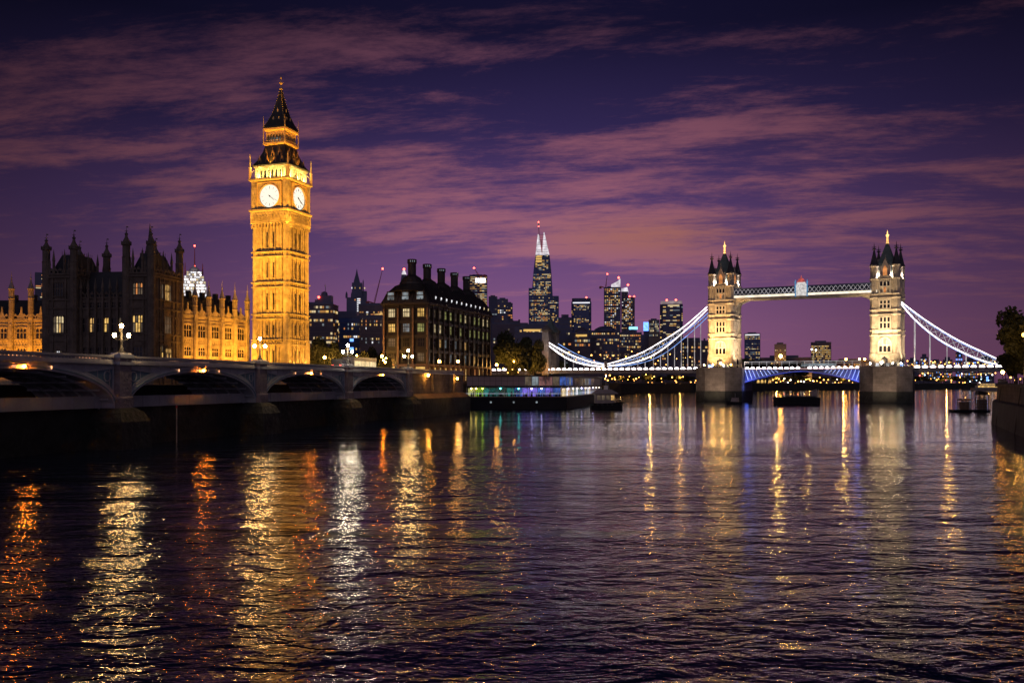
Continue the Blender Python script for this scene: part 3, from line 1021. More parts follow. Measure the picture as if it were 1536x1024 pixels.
mb.bar((-.8, 0, 93.6), (.8, 0, 93.6), .12); mb.bar((0, -.8, 93.6), (0, .8, 93.6), .12)
mb.build('finial', M['gilt'], ct)
# corner pinnacles
for (hh, z0, z1) in ((6.15, 64.9, 72.2),):
    for sx in (-1, 1):
        for sy in (-1, 1):
            mb = MB(); mb.lathe((sx * hh, sy * hh, 0), [(.42, z0), (.36, z0 + 3.2), (.5, z0 + 3.4), (.3, z0 + 3.6), (.1, z0 + 6.2), (.2, z0 + 6.4), (.03, z1)], 8)
            mb.bar((sx * 5.4, sy * 5.4, z0 + 2.7), (sx * hh, sy * hh, z0 + 1.6), .14)
            mb.build('pinnacle', M['gilt'], ct)
for sx in (-1, 1):
    for sy in (-1, 1):
        mb = MB(); mb.lathe((sx * 3.5, sy * 3.5, 0), [(.2, 75.8), (.16, 79.5), (.05, 83.4)], 6)
        mb.build('pinnacle', M['gilt'], ct)
# floodlights of the tower
GOLD = (1.0, .43, .035)
def CW(x, y, z): return Matrix.Translation(CT) @ Matrix.Rotation(R(CT_A), 4, 'Z') @ Vector((x, y, z))
spot(CW(-6, -19, 9.5), CW(-1, -5.5, 22), 30000, GOLD, 90, .9, .5)
spot(CW(5, -30, 9.5), CW(1, -5.5, 40), 150000, GOLD, 46, .9, .5)
spot(CW(-3, -32, 9.5), CW(0, -5.5, 55), 210000, GOLD, 36, .9, .5)
spot(CW(21, -3, 9.5), CW(5.5, 0, 24), 26000, GOLD, 90, .9, .5)
spot(CW(30, 3, 9.5), CW(5.5, 0, 42), 130000, GOLD, 46, .9, .5)
spot(CW(31, -2, 9.5), CW(5.5, 0, 56), 150000, GOLD, 34, .9, .5)
for k in (0, 1):
    for x in (-5.0, 5.0):
        q = Matrix.Rotation(R(90 * k), 4, 'Z') @ Vector((x * 2.2, -13, 44)); a = Matrix.Rotation(R(90 * k), 4, 'Z') @ Vector((x * .5, -5.9, 60))
        # added spots hanging in the air, brightening the dial stage
        spot(CW(*q), CW(*a), 14000, GOLD, 44, .8, .3)
YEL = (1.0, .74, .22)
for k in (0, 1):
    for x in (-3.5, 0, 3.5):
        q = Matrix.Rotation(R(90 * k), 4, 'Z') @ Vector((x, -6.35, 65.2))
        a = Matrix.Rotation(R(90 * k), 4, 'Z') @ Vector((x, -5.0, 67.6))
        spot(CW(*q), CW(*a), 2600, YEL, 140, .9, .15)
    q = Matrix.Rotation(R(90 * k), 4, 'Z') @ Vector((0, -5.6, 69.4)); a = Matrix.Rotation(R(90 * k), 4, 'Z') @ Vector((0, -2.6, 78))
    spot(CW(*q), CW(*a), 2200, GOLD, 100, .9, .15)

# two people standing by the parapet
def person(label, loc, rz, coat):
    J = {'pelvis': (0, 0, .95), 'waist': (0, 0, 1.12), 'chest': (0, .01, 1.36), 'neck': (0, 0, 1.50), 'head': (0, -.02, 1.62), 'crown': (0, -.01, 1.74),
         'sl': (-.19, 0, 1.42), 'el': (-.25, .02, 1.14), 'wl': (-.20, -.14, .96), 'hl': (-.18, -.2, .91), 'sr': (.19, 0, 1.42), 'er': (.25, .03, 1.14), 'wr': (.23, -.06, .90), 'hr': (.23, -.09, .83),
         'hpl': (-.10, 0, .90), 'kl': (-.11, -.02, .48), 'al': (-.12, .03, .08), 'tl': (-.13, -.13, .04), 'hpr': (.10, 0, .90), 'kr': (.12, -.03, .48), 'ar': (.13, .01, .08), 'tr': (.14, -.15, .04)}
    RA = dict(pelvis=.15, waist=.13, chest=.16, neck=.06, head=.10, crown=.07, sl=.08, el=.052, wl=.038, hl=.04, sr=.08, er=.052, wr=.038, hr=.04, hpl=.11, kl=.07, al=.05, tl=.04, hpr=.11, kr=.07, ar=.05, tr=.04)
    E = [('pelvis', 'waist'), ('waist', 'chest'), ('chest', 'neck'), ('neck', 'head'), ('head', 'crown'), ('chest', 'sl'), ('sl', 'el'), ('el', 'wl'), ('wl', 'hl'), ('chest', 'sr'), ('sr', 'er'), ('er', 'wr'), ('wr', 'hr'),
         ('pelvis', 'hpl'), ('hpl', 'kl'), ('kl', 'al'), ('al', 'tl'), ('pelvis', 'hpr'), ('hpr', 'kr'), ('kr', 'ar'), ('ar', 'tr')]
    ks = list(J); me = bpy.data.meshes.new('person')
    me.from_pydata([J[k] for k in ks], [(ks.index(a), ks.index(b)) for a, b in E], [])
    me.materials.append(coat)
    o = bpy.data.objects.new('person', me); COL.objects.link(o)
    sk = o.modifiers.new('skin', 'SKIN'); sk.use_smooth_shade = True
    for k, v in zip(ks, me.skin_vertices[0].data):
        v.radius = (RA[k], RA[k] * (.75 if k in ('chest', 'waist', 'pelvis') else 1)); v.use_root = (k == 'pelvis')
    o.modifiers.new('sub', 'SUBSURF').levels = 1
    o.location = loc; o.rotation_euler = (0, 0, R(rz))
    tag(o, label, 'person', 'people on the arch bridge')
    MB().lathe((0, .0, 1.62), [(.11, -.05), (.118, .03), (.10, .11), (.05, .145), (.01, .15)], 10).build('hair', M['black'], o, True)
    return o
person('person in a dark coat standing on the bridge just left of the last triple lamp', BW(86.5, 1.3, ZK + .1), BR_A + 20, M['black'])
person('person in a brown coat standing on the bridge beside the one in a dark coat', BW(87.6, 1.6, ZK + .1), BR_A - 40, M['cabin'])

# lamps at the entrance in the tower foot
for x, z in ((5.9, 9.6), (5.9, 11.0)):
    for y in (-1.0, 1.2):
        p = CW(x + .8, y, z)
        lm_ = MB().ball((x + .7, y, z), .30, 8, 6).build('entrance_lamp', M['lamp_gold'], ct, True)
# ------------------------------------------------------------------ gothic windows and turrets (shared)
WR = random.Random(31)
def gwin(parent, x, y, z0, w, h, glass, frame, lights=3, k=0, arch=True, T=None):
    """mullioned window in a wall whose face is the plane y, facing -y"""
    mb = MB()
    if T is not None: mb.T = T
    t = .14
    mb.box(x - w / 2 - t, x - w / 2, y - .18, y + .05, z0 - t, z0 + h)
    mb.box(x + w / 2, x + w / 2 + t, y - .18, y + .05, z0 - t, z0 + h)
    mb.box(x - w / 2 - t * 1.6, x + w / 2 + t * 1.6, y - .24, y + .05, z0 - t * 1.6, z0)
    for i in range(1, lights):
        xx = x - w / 2 + w * i / lights
        mb.box(xx - .1, xx + .1, y - .13, y + .03, z0, z0 + h)
    mb.box(x - w / 2, x + w / 2, y - .125, y + .03, z0 + h * .52, z0 + h * .52 + .2)
    if arch:
        for i in range(lights):
            xa = x - w / 2 + w * i / lights; xb = xa + w / lights; xm = (xa + xb) / 2
            mb.xz([(xa, z0 + h), (xa, z0 + h - .55), (xm, z0 + h - .12), (xb, z0 + h - .55), (xb, z0 + h)], y - .11, y + .03)
    mb.xz([(x - w / 2 - .3, z0 + h), (x + w / 2 + .3, z0 + h), (x + w / 2 + .3, z0 + h + .1), (x, z0 + h + .45), (x - w / 2 - .3, z0 + h + .1)], y - .26, y + .05)
    o = mb.build('window', frame, parent)
    lit = glass is not M['dark_glass'] and glass is not M['win_dim']
    for i in range(lights):
        for (za, zb) in ((z0, z0 + h * .52), (z0 + h * .52, z0 + h)):
            p = MB()
            if T is not None: p.T = T
            p.box(x - w / 2 + w * i / lights, x - w / 2 + w * (i + 1) / lights, y - .03, y - .005, za, zb)
            g_ = glass
            if lit:
                u = WR.random()
                edge = i in (0, lights - 1)
                if u < (.5 if edge else .18): g_ = M['win_dim']
                elif u < .30: g_ = M['win_warm']
            p.build('pane', g_, o)
    return o
def turret(parent, x, y, z0, z1, z2, r, m, T=None, name='turret'):
    """octagonal turret: shaft z0..z1, ogee cap and finial to z2"""
    hh = z2 - z1
    mb = MB()
    if T is not None: mb.T = T
    mb.lathe((x, y, 0), [(r, z0), (r, z1 - 3.0), (r * 1.15, z1 - 2.9), (r * .92, z1 - 2.7), (r * .92, z1), (r * 1.22, z1 + .1), (r * 1.22, z1 + .3), (r * .98, z1 + hh * .12), (r * .80, z1 + hh * .26), (r * .45, z1 + hh * .40), (r * .26, z1 + hh * .55), (r * .42, z1 + hh * .58), (r * .42, z1 + hh * .64), (r * .16, z1 + hh * .68), (.05, z1 + hh * .86), (.03, z2)], 8, .5)
    for i in range(8):
        t = math.pi / 4 * i
        mb.bar((x + r * 1.15 * math.cos(t), y + r * 1.15 * math.sin(t), z1 + .1), (x + r * 1.15 * math.cos(t), y + r * 1.15 * math.sin(t), z1 + 1.0), .16)
    mb.bar((x - r * .5, y, z1 + hh * .78), (x + r * .5, y, z1 + hh * .78), .08)
    mb.bar((x, y, z2), (x + .5, y, z2 - .1), .05, .3)
    return mb.build(name, m, parent)
def parapet(mb, xa, xb, y, z, n, d=.35):
    """pierced and battlemented parapet facing -y"""
    mb.box(xa, xb, y - .2, y + d, z - .35, z)
    w_ = (xb - xa) / n
    for i in range(n):
        a = xa + i * w_
        mb.box(a + w_ * .05, a + w_ * .3, y - .06, y + .2, z, z + .8)
        mb.xz([(a + w_ * .25, z + .65), (a + w_ * 1.05, z + .65), (a + w_ * 1.05, z + .85), (a + w_ * .65, z + 1.45), (a + w_ * .25, z + .85)], y - .09, y + .22)

# ------------------------------------------------------------------ dark turreted palace block
PB = Vector((PX(229, 222), 222, 0)); PB_A = -7.8
pb = thing('palace_block', 'dark unlit gothic palace block with tall pinnacled corner turrets and a few lit windows', 'palace', PB, PB_A)
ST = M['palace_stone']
# local frame: x runs along the front (x = 0 is the near right corner, negative to the left), y runs away
ZB = LZ - .5
RX0, RX1 = -7.6, 0.0          # right pavilion
LX0, LX1 = -29.0, -20.2       # left pavilion
DP = 14.4
ZT = 34.4
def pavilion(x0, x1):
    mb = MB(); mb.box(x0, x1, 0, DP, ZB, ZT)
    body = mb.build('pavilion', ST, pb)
    mb = MB()
    for z, o in ((27.7, .35), (25.6, .3), (19.2, .3), (17.6, .25), (12.3, .3), (33.3, .4)):
        mb.box(x0 - o, x1 + o, -o, DP + o, z, z + .32)
    parapet(mb, x0, x1, -.1, ZT, 7)
    mb.T = Matrix.Translation((x1, 0, 0)) @ Matrix.Rotation(R(90), 4, 'Z')
    parapet(mb, 0, DP, -.1, ZT, 11)
    mb.T = Matrix.Translation((x0, DP, 0)) @ Matrix.Rotation(R(-90), 4, 'Z')
    parapet(mb, 0, DP, -.1, ZT, 11)
    mb.build('cornice', ST, body)
    mb = MB()
    nx = 4
    for i in range(nx + 1):
        x = x0 + .9 + (x1 - x0 - 1.8) * i / nx
        if i in (1, 3):
            mb.box(x - .18, x + .18, -.3, 0, ZB, 33.2)
    mb.T = Matrix.Translation((x1, 0, 0)) @ Matrix.Rotation(R(90), 4, 'Z')
    for x in (3.2, 5.0, 9.3, 11.2):
        mb.box(x - .18, x + .18, -.3, 0, ZB, 33.2)
    # blind panel tracery
    for z0, z1 in ((20.2, 25.3), (13.0, 17.3), (28.4, 33.0)):
        for x in (1.9, 4.1, 10.2, 12.4):
            mb.box(x - .05, x + .05, -.14, 0, z0, z1)
    mb.build('buttress', ST, body)
    for x in (x0 + 1.9, x1 - 1.9):
        MB().lathe((x, -.1, 0), [(.22, ZT), (.2, ZT + 1.8), (.3, ZT + 1.9), (.02, ZT + 3.8)], 6).build('pinnacle', ST, pb)
    for y in (2.2, 6.9, 11.4):
        MB().lathe((x1 + .1, y, 0), [(.22, ZT), (.2, ZT + 1.8), (.3, ZT + 1.9), (.02, ZT + 3.8)], 6).build('pinnacle', ST, pb)
    # steep dark roof with iron cresting
    mb = MB(); mb.rfrus([(x0 + 1.1, x1 - 1.1, 1.3, DP - 1.3, ZT), (x0 + 2.4, x1 - 2.4, 4.0, DP - 4.0, ZT + 5.2)])
    for i in range(9):
        yy = 4.0 + i * (DP - 8.0) / 8
        mb.bar((x0 + 2.4, yy, ZT + 5.2), (x0 + 2.4, yy, ZT + 6.0), .07); mb.bar((x1 - 2.4, yy, ZT + 5.2), (x1 - 2.4, yy, ZT + 6.0), .07)
    mb.build('roof', M['roof_slate'], pb)
    for x, y in ((x0 + (x1 - x0) * .33, -.1), (x0 + (x1 - x0) * .66, -.1), (x1 + .1, DP * .34), (x1 + .1, DP * .62)):
        MB().lathe((x, y, 0), [(.35, ZT), (.32, ZT + 3.0), (.42, ZT + 3.2), (.02, ZT + 6.0)], 6).build('pinnacle', ST, pb)
    return body
pR = pavilion(RX0, RX1)
pL = pavilion(LX0, LX1)
for x, y, z2 in ((RX0 + .6, .2, 45.6), (RX1 - .5, .2, 45.4), (RX1 - .4, DP - .5, 45.8), (RX0 + .6, DP - .5, 44.8),
                 (LX0 + .7, .2, 44.2), (LX1 - .7, .2, 45.0), (LX1 - .4, DP - .6, 45.0), (LX0 + .7, DP - .5, 44.6)):
    turret(pb, x, y, ZB, 41.0 if z2 > 45.1 else 40.2, z2, .98, ST)
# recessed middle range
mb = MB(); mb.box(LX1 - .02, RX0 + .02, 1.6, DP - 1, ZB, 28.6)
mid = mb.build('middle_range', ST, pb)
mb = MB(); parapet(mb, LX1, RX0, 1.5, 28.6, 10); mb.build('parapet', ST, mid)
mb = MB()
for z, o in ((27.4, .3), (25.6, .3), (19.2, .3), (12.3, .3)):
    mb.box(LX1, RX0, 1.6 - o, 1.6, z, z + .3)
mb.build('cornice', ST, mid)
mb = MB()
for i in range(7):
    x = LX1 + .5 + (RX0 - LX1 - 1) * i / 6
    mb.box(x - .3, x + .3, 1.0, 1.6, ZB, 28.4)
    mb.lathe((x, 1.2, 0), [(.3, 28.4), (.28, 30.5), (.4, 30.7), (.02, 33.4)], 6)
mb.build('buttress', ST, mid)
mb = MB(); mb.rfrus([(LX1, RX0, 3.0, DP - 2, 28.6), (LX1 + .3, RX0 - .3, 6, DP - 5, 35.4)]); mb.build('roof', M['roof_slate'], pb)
# broad dark turret with spire rising behind the middle range
mb = MB(); mb.lathe((-10.6, 17.5, 0), [(2.3, 7), (2.3, 38.6), (2.6, 38.9), (2.4, 39.5), (1.3, 41.0), (1.0, 43.3), (.5, 45.0), (.05, 49.5)], 8, .5)
for i in range(8):
    t = math.pi / 4 * (i + .5); mb.bar((-10.6 + 2.3 * math.cos(t), 17.5 + 2.3 * math.sin(t), 38.5), (-10.6 + 2.3 * math.cos(t), 17.5 + 2.3 * math.sin(t), 41.6), .25)
mb.build('stair_tower', ST, pb)
WG, WD, WO = M['win_gold'], M['dark_glass'], M['win_orange']
# windows of the front
gwin(pR, (RX0 + RX1) / 2, 0, 29.0, 2.5, 2.9, WO, ST, 4)
gwin(pR, (RX0 + RX1) / 2, 0, 19.8, 2.7, 4.2, WG, ST, 4)
gwin(pR, (RX0 + RX1) / 2, 0, 13.2, 2.4, 3.2, WD, ST, 3)
gwin(pL, (LX0 + LX1) / 2 - .4, 0, 28.8, 2.7, 3.4, WD, ST, 4)
gwin(pL, (LX0 + LX1) / 2 - .2, 0, 19.8, 2.7, 4.2, M['win_pale'], ST, 4)
gwin(pL, (LX0 + LX1) / 2 - .3, 0, 14.1, 1.9, 1.1, M['win_white'], ST, 4, arch=False)
gm = [M['win_gold'], M['win_warm'], M['win_gold'], M['win_gold']]
for i in range(6):
    x = LX1 + .5 + (RX0 - LX1 - 1) * (i + .5) / 6
    lit = i in (1, 3, 5)
    gwin(mid, x, 1.6, 20.0, 1.25, 3.6, gm[i % 4] if lit else WD, ST, 2)
    gwin(mid, x, 1.6, 13.4, 1.2, 3.0, WD, ST, 2)
    gwin(mid, x, 1.6, 26.0, 1.2, 1.2, WD, ST, 2, arch=False)
# windows of the side
TS = Matrix.Translation((RX1, 0, 0)) @ Matrix.Rotation(R(90), 4, 'Z')
gwin(pR, 4.1, 0, 28.3, 1.4, 3.8, M['win_warm'], ST, 2, T=TS)
gwin(pR, 7.2, 0, 28.0, 2.8, 4.2, M['win_warm'], ST, 4, T=TS)
gwin(pR, 7.2, 0, 19.8, 3.0, 4.4, M['win_dim'], ST, 4, T=TS)
gwin(pR, 4.0, 0, 12.8, 1.6, 4.0, M['win_gold'], ST, 2, T=TS)
gwin(pR, 7.4, 0, 13.0, 2.8, 3.2, M['win_warm'], ST, 4, T=TS)
gwin(pR, 11.2, 0, 19.8, 1.2, 4.0, WD, ST, 2, T=TS)

# ------------------------------------------------------------------ floodlit wings
def wing(root, length, ztop, bays, ztur, first=0.0):
    S = M['gold_stone']
    mb = MB(); mb.box(0, length, 0, 11, ZB, ztop); body = mb.build('wall', S, root)
    mb = MB()
    for z, o in ((ztop - .6, .35), (19.0, .28), (17.4, .25), (14.2, .25), (ztop - 1.6, .2)):
        mb.box(-.1, length, -o, 0, z, z + .3)
    parapet(mb, 0, length, -.15, ztop, int(length / 1.25))
    mb.build('cornice', S, body)
    bw = length / bays
    for i in range(bays + 1):
        x = i * bw
        mb = MB(); mb.box(x - .55, x + .55, -.7, 0, ZB, ztop + .2)
        mb.box(x - .25, x + .25, -.85, -.7, ZB, ztop - 1.5)
        b = mb.build('buttress', S, body)
        mb = MB()
        mb.lathe((x, -.25, 0), [(.72, ztop), (.72, ztur - 3.6), (.9, ztur - 3.5), (.65, ztur - 3.3), (.62, ztur - 1.1), (.92, ztur - 1.0), (.92, ztur - .75), (.66, ztur - .5)], 8, .5)
        for q in range(8):
            t = math.pi / 4 * (q + .5)
            mb.box(x + .62 * math.cos(t) - .08, x + .62 * math.cos(t) + .08, -.25 + .62 * math.sin(t) - .08, -.25 + .62 * math.sin(t) + .08, ztur - 3.3, ztur - 1.1)
        tt = mb.build('turret', S, root)
        MB().lathe((x, -.25, ztur), [(.72, -.5), (.6, 0), (.32, .8), (.14, 1.9), (.26, 2.05), (.1, 2.3), (.03, 4.0)], 8, .5).build('turret_cap', M['cabin'], tt)
    for i in range(bays):
        xc = (i + .5) * bw
        mb = MB(); mb.xz([(xc - 1.1, ztop), (xc + 1.1, ztop), (xc + .25, ztop + 1.9), (xc + .12, ztop + 3.3), (xc - .12, ztop + 3.3), (xc - .25, ztop + 1.9)], -.25, .1)
        mb.build('gable', S, root)
        gwin(body, xc, 0, 19.5, bw * .5, ztop - 22.0, WD, S, 3)
        gwin(body, xc, 0, 14.6, bw * .46, 2.4, WD, S, 3)
        gwin(body, xc, 0, 9.5, bw * .46, 3.8, WD, S, 3)
        mb = MB()
        for x in (xc - bw * .33, xc + bw * .33):
            mb.box(x - .1, x + .1, -.2, 0, ZB, ztop - .6)
        for q in range(5):
            xx = xc - bw * .3 + q * bw * .15
            mb.xz([(xx - .25, 18.0), (xx, 17.75), (xx + .25, 18.0), (xx, 18.8)], -.16, 0)
        mb.build('panel', S, body)
    rr = MB(); rr.add([(0, .9, ztop - .2), (length, .9, ztop - .2), (length, 5.5, ztop + 5.6), (0, 5.5, ztop + 5.6), (0, 10.2, ztop - .2), (length, 10.2, ztop - .2)], [(0, 1, 2, 3), (3, 2, 5, 4), (0, 3, 4), (1, 5, 2), (0, 4, 5, 1)])
    rf_ = rr.build('roof', M['roof_slate'], root)
    for i in range(bays):
        xc = (i + .5) * bw + .6
        MB().box(xc - .5, xc + .5, 4.6, 5.8, ztop + 4.5, ztop + 7.0).build('chimney', M['roof_slate'], rf_)
w1 = thing('palace_wing', 'golden floodlit palace wing with pinnacles joining the dark block to the clock tower', 'palace wing', (PX(270, 238), 238, 0), math.degrees(math.atan2(24.5, 11.8)))
wing(w1, 25.0, 25.4, 5, 31.4)
LW0 = Vector((PX(-40, 251), 251, 0))
w2 = thing('palace_wing', 'orange floodlit palace wing at the left edge beyond the dark block', 'palace wing', LW0, -3)
wing(w2, 27.5, 25.0, 5, 34.0)
FL = (1.0, .40, .04)
def LWp(o, x, y, z): return o.matrix_basis @ Vector((x, y, z))
for o in (w1, w2):
    o.matrix_basis  # evaluated from loc/rot
def TW(o, x, y, z):
    return Matrix.Translation(o.location) @ o.rotation_euler.to_matrix().to_4x4() @ Vector((x, y, z))
for x in (3, 9, 15.5, 22):
    spot(TW(w1, x, -9.5, 8.5), TW(w1, x, 0, 20), 10500, FL, 115, .9, .4)
FL2 = (1.0, .36, .02)
for x in (8, 14, 20, 26):
    spot(TW(w2, x, -8.5, 8.5), TW(w2, x, 0, 18), 7500, FL2, 110, .9, .4)

# ------------------------------------------------------------------ dark office building with tall chimneys
PH_K = 1.2
A_ = Vector((PX(642, 282), 282, 0)); 
ph = thing('office_building', 'dark office building with rows of lit windows and five tall chimneys on a bronze roof', 'building', A_, math.degrees(math.atan2(.951, .309)))
# local: x along the long side (away), -y faces the river; the end wall is x = 0
PLn, PWd = 59.0, 15.5
E0 = 32.2
mb = MB(); mb.box(.9, PLn, .9, PWd, ZB, E0)
core = mb.build('wall', M['port_frame'], ph)
nb = 13
bw = PLn / nb
rows = [(27.9, 2.9), (23.2, 2.9), (18.6, 2.9), (14.0, 2.9)]
rnd = random.Random(11)
mb = MB(); sp = MB()
for i in range(nb + 1):
    x = min(max(i * bw, .35), PLn - .35)
    sp.box(x - .42, x + .42, -.1, .95, ZB, 13.0)
    mb.box(x - .32, x + .32, .1, .95, 13.0, E0 - .4)
for z, h in rows:
    mb.box(0, PLn, .35, .95, z + h, z + h + .9)
sp.box(0, PLn, -.05, .95, 12.6, 13.3)
mb.build('pier', M['port_frame'], core); sp.build('stone_pier', M['port_stone'], core)
choices = [M['win_green'], M['win_pale'], M['dark_glass'], M['win_cool'], M['win_warm']]
for r_, (z, h) in enumerate(rows):
    for i in range(nb):
        if r_ == 0: m_ = rnd.choice([M['win_pale'], M['win_green'], M['win_green'], M['win_dim']])
        elif r_ == 1: m_ = rnd.choice([M['win_green'], M['win_green'], M['win_dim'], M['win_pale'], M['dark_glass']])
        else: m_ = rnd.choice([M['dark_glass'], M['dark_glass'], M['dark_glass'], M['win_cool'], M['win_dim'], M['win_dim'], M['win_warm']])
        xc = (i + .5) * bw
        mb = MB(); mb.box(xc - 1.1, xc + 1.1, .80, .86, z + .2, z + h - .2)
        o = mb.build('window', m_, ph)
        fr = MB()
        for q in (-1.1, -.42, .28, .96):
            fr.box(xc + q, xc + q + .14, .72, .8, z, z + h)
        fr.box(xc - 1.1, xc + 1.1, .72, .8, z + h * .55, z + h * .55 + .2)
        fr.build('frame', M['port_frame'], o)
for i in range(nb):
    xc = (i + .5) * bw
    m_ = M['win_warm'] if i < 7 else rnd.choice([M['dark_glass'], M['win_warm'], M['win_orange']])
    MB().box(xc - 1.2, xc + 1.2, .78, .84, 8.2, 12.2).build('shop_window', m_ if i % 2 == 0 or i > 6 else M['win_gold'], ph)
# end wall towards the bridge (three bays)
TE = Matrix.Translation((0, PWd, 0)) @ Matrix.Rotation(R(-90), 4, 'Z')
mb = MB(); mb.T = TE; sp = MB(); sp.T = TE
bx = [.35, 5.2, 10.3, 15.15]
for x in bx:
    mb.box(x - .4, x + .4, .1, .95, 13.0, E0 - .4); sp.box(x - .55, x + .55, -.1, .95, ZB, 13.0)
    sp.box(x - .28, x + .28, .02, .1, 13.0, E0 - 1.5)
for z, h in rows: mb.box(0, PWd, .35, .95, z + h, z + h + .9)
sp.box(0, PWd, -.05, .95, 12.6, 13.3)
mb.build('pier', M['port_frame'], core); sp.build('stone_pier', M['port_stone'], core)
em = [[M['win_pale'], M['win_pale'], M['win_gold']], [M['win_gold'], M['win_cool'], M['win_green']], [M['win_dim'], M['dark_glass'], M['dark_glass']], [M['dark_glass'], M['dark_glass'], M['win_dim']]]
for r_, (z, h) in enumerate(rows):
    for i in range(3):
        xc = (bx[i] + bx[i + 1]) / 2
        mb = MB(); mb.T = TE; mb.box(xc - 1.2, xc + 1.2, .80, .86, z + .2, z + h - .2)
        o = mb.build('window', em[r_][i], ph)
        fr = MB(); fr.T = TE
        for q in (-1.2, -.68, -.08, .52, 1.05):
            fr.box(xc + q, xc + q + .16, .72, .8, z, z + h)
        fr.box(xc - 1.35, xc + 1.35, .72, .8, z + h * .55, z + h * .55 + .2)
        fr.build('frame', M['port_frame'], o)
for i in range(3):
    xc = (bx[i] + bx[i + 1]) / 2
    mb = MB(); mb.T = TE; mb.box(xc - 1.7, xc + 1.7, .78, .84, 10.2, 12.4); mb.build('shop_window', M['win_gold'] if i != 1 else M['win_dim'], ph)
    mb = MB(); mb.T = TE; mb.box(xc - 1.8, xc + 1.8, .5, .84, 9.2, 9.7); mb.build('shop_sign', M['win_orange'] if i == 0 else M['win_white'], ph)
# curved mansard roof with ribs
mb = MB()
st = [(-.5, 0, E0 - .4), (-.5, 0, E0 + .15), (1.0, 1.2, E0 + 3.2), (3.2, 3.2, E0 + 5.8), (6.2, 5.6, E0 + 7.4)]
mb.rfrus([(-.5 + 0 * o, PLn + .5, -.5, PWd + .5, z) if i < 2 else (o, PLn - o * .6, o * .9, PWd - o * .9, z) for i, (o, _, z) in enumerate(st)])
rf2 = mb.build('roof', M['port_roof'], ph)
mb = MB()
prof = [(0, E0 + .15), (1.0, E0 + 3.2), (3.2, E0 + 5.8), (6.0, E0 + 7.3)]
for i in range(nb * 2 + 1):
    x = i * bw / 2
    for (o0, z0), (o1, z1) in zip(prof[:-1], prof[1:]):
        xx0 = min(max(x, o0), PLn - o0 * .6); xx1 = min(max(x, o1), PLn - o1 * .6)
        mb.bar((xx0, o0 * .9 - .12 - (.4 if o0 == 0 else 0), z0), (xx1, o1 * .9 - .12, z1), .22, .22)
for i in range(7):
    y = i * PWd / 6
    for (o0, z0), (o1, z1) in zip(prof[:-1], prof[1:]):
        y0 = min(max(y, o0 * .9), PWd - o0 * .9); y1 = min(max(y, o1 * .9), PWd - o1 * .9)
        mb.bar((o0 - .12 - (.4 if o0 == 0 else 0), y0, z0), (o1 - .12, y1, z1), .22, .22)
mb.build('rib', M['port_frame'], rf2)
for i in range(nb):
    xc = (i + .5) * bw
    if i == 0: continue
    mb = MB(); mb.box(xc - .8, xc + .8, .25, 2.2, E0 + 1.2, E0 + 3.0)
    d_ = mb.build('dormer', M['port_roof'], rf2)
    MB().box(xc - .45, xc + .45, .2, .24, E0 + 1.5, E0 + 2.6).build('pane', M['win_white'] if i < 11 else M['win_pale'], d_)
for i in range(3):
    xc = (bx[i] + bx[i + 1]) / 2
    mb = MB(); mb.T = TE; mb.box(xc - 1.4, xc + 1.4, .1, 2.6, E0 + .9, E0 + 3.9); d_ = mb.build('dormer', M['port_roof'], rf2)
    mb = MB(); mb.T = TE; mb.box(xc - 1.1, xc + 1.1, .05, .09, E0 + 1.2, E0 + 2.3); mb.box(xc - 1.0, xc + 1.0, .05, .09, E0 + 2.6, E0 + 3.5); mb.build('pane', M['win_cool'], d_)
# five chimneys on bell-shaped bases
for i in range(5):
    cx = 5.2 + i * (PLn - 10.4) / 4; cy_ = PWd / 2
    mb = MB(); mb.lathe((cx, cy_, E0), [(6.6, 4.0), (5.2, 5.4), (4.0, 6.4), (3.9, 7.0), (3.6, 7.2), (2.8, 8.5), (1.7, 9.2), (1.35, 9.5)], 16)
    b_ = mb.build('chimney_base', M['port_roof'], ph, False)
    mb = MB(); mb.lathe((cx, cy_, E0), [(1.3, 9.2), (1.3, 13.0), (1.5, 13.1), (1.5, 14.3), (1.35, 14.4)], 16)
    c_ = mb.build('chimney', M['port_roof'], ph, False)
    for q in (-3, -2, -1):
        t = q * .42 - .2
        MB().cbox((cx + 1.5 * math.sin(t) - .0, cy_ - 1.52 * math.cos(t), E0 + 13.7), .35, .12, .5).build('vent', M['win_cool'], c_)
# warm street light on its ground floor
for x in (4, 14, 24):
    point(TW(ph, x, -4, 11.5), 260, (1, .5, .15), .4)
point(TW(ph, -4, 8, 11.0), 350, (1, .66, .35), .4)

# ------------------------------------------------------------------ moored restaurant boat
RBV = Vector((19.7, 93, 0)).normalized()
rb = thing('restaurant_boat', 'long two deck restaurant boat moored at the wall with green and blue lit lower deck', 'boat', (0, 0, 0))
f0 = Vector((-13.2, 258, 0)); f1 = Vector((15.5, 258, 0)); dd = RBV * 95
f2 = f1 + dd; f3 = f0 + dd
def quadpoly(ins=0.0):
    c = (f0 + f1 + f2 + f3) / 4
    return [((p - c) * (1 - ins) + c) for p in (f0, f1, f2, f3)]
def inset(o):
    a, b = f0.copy(), f1.copy(); n_in = Vector((-RBV.y, RBV.x, 0)); 
    a = f0 + Vector((o, o, 0)); b = f1 + Vector((0, o, 0)) + n_in * o + Vector((0, 0, 0))
    c = f2 + n_in * o - Vector((0, o, 0)); d = f3 + Vector((o, -o, 0))
    return [(a.x, a.y), (b.x, b.y), (c.x, c.y), (d.x, d.y)]
MB().prism(inset(0), -.5, 3.3).prism(inset(-.15), 2.9, 3.25).build('hull', M['hull'], rb)
MB().prism(inset(.2), 3.3, 3.45).build('lower_deck', M['wood'], rb)
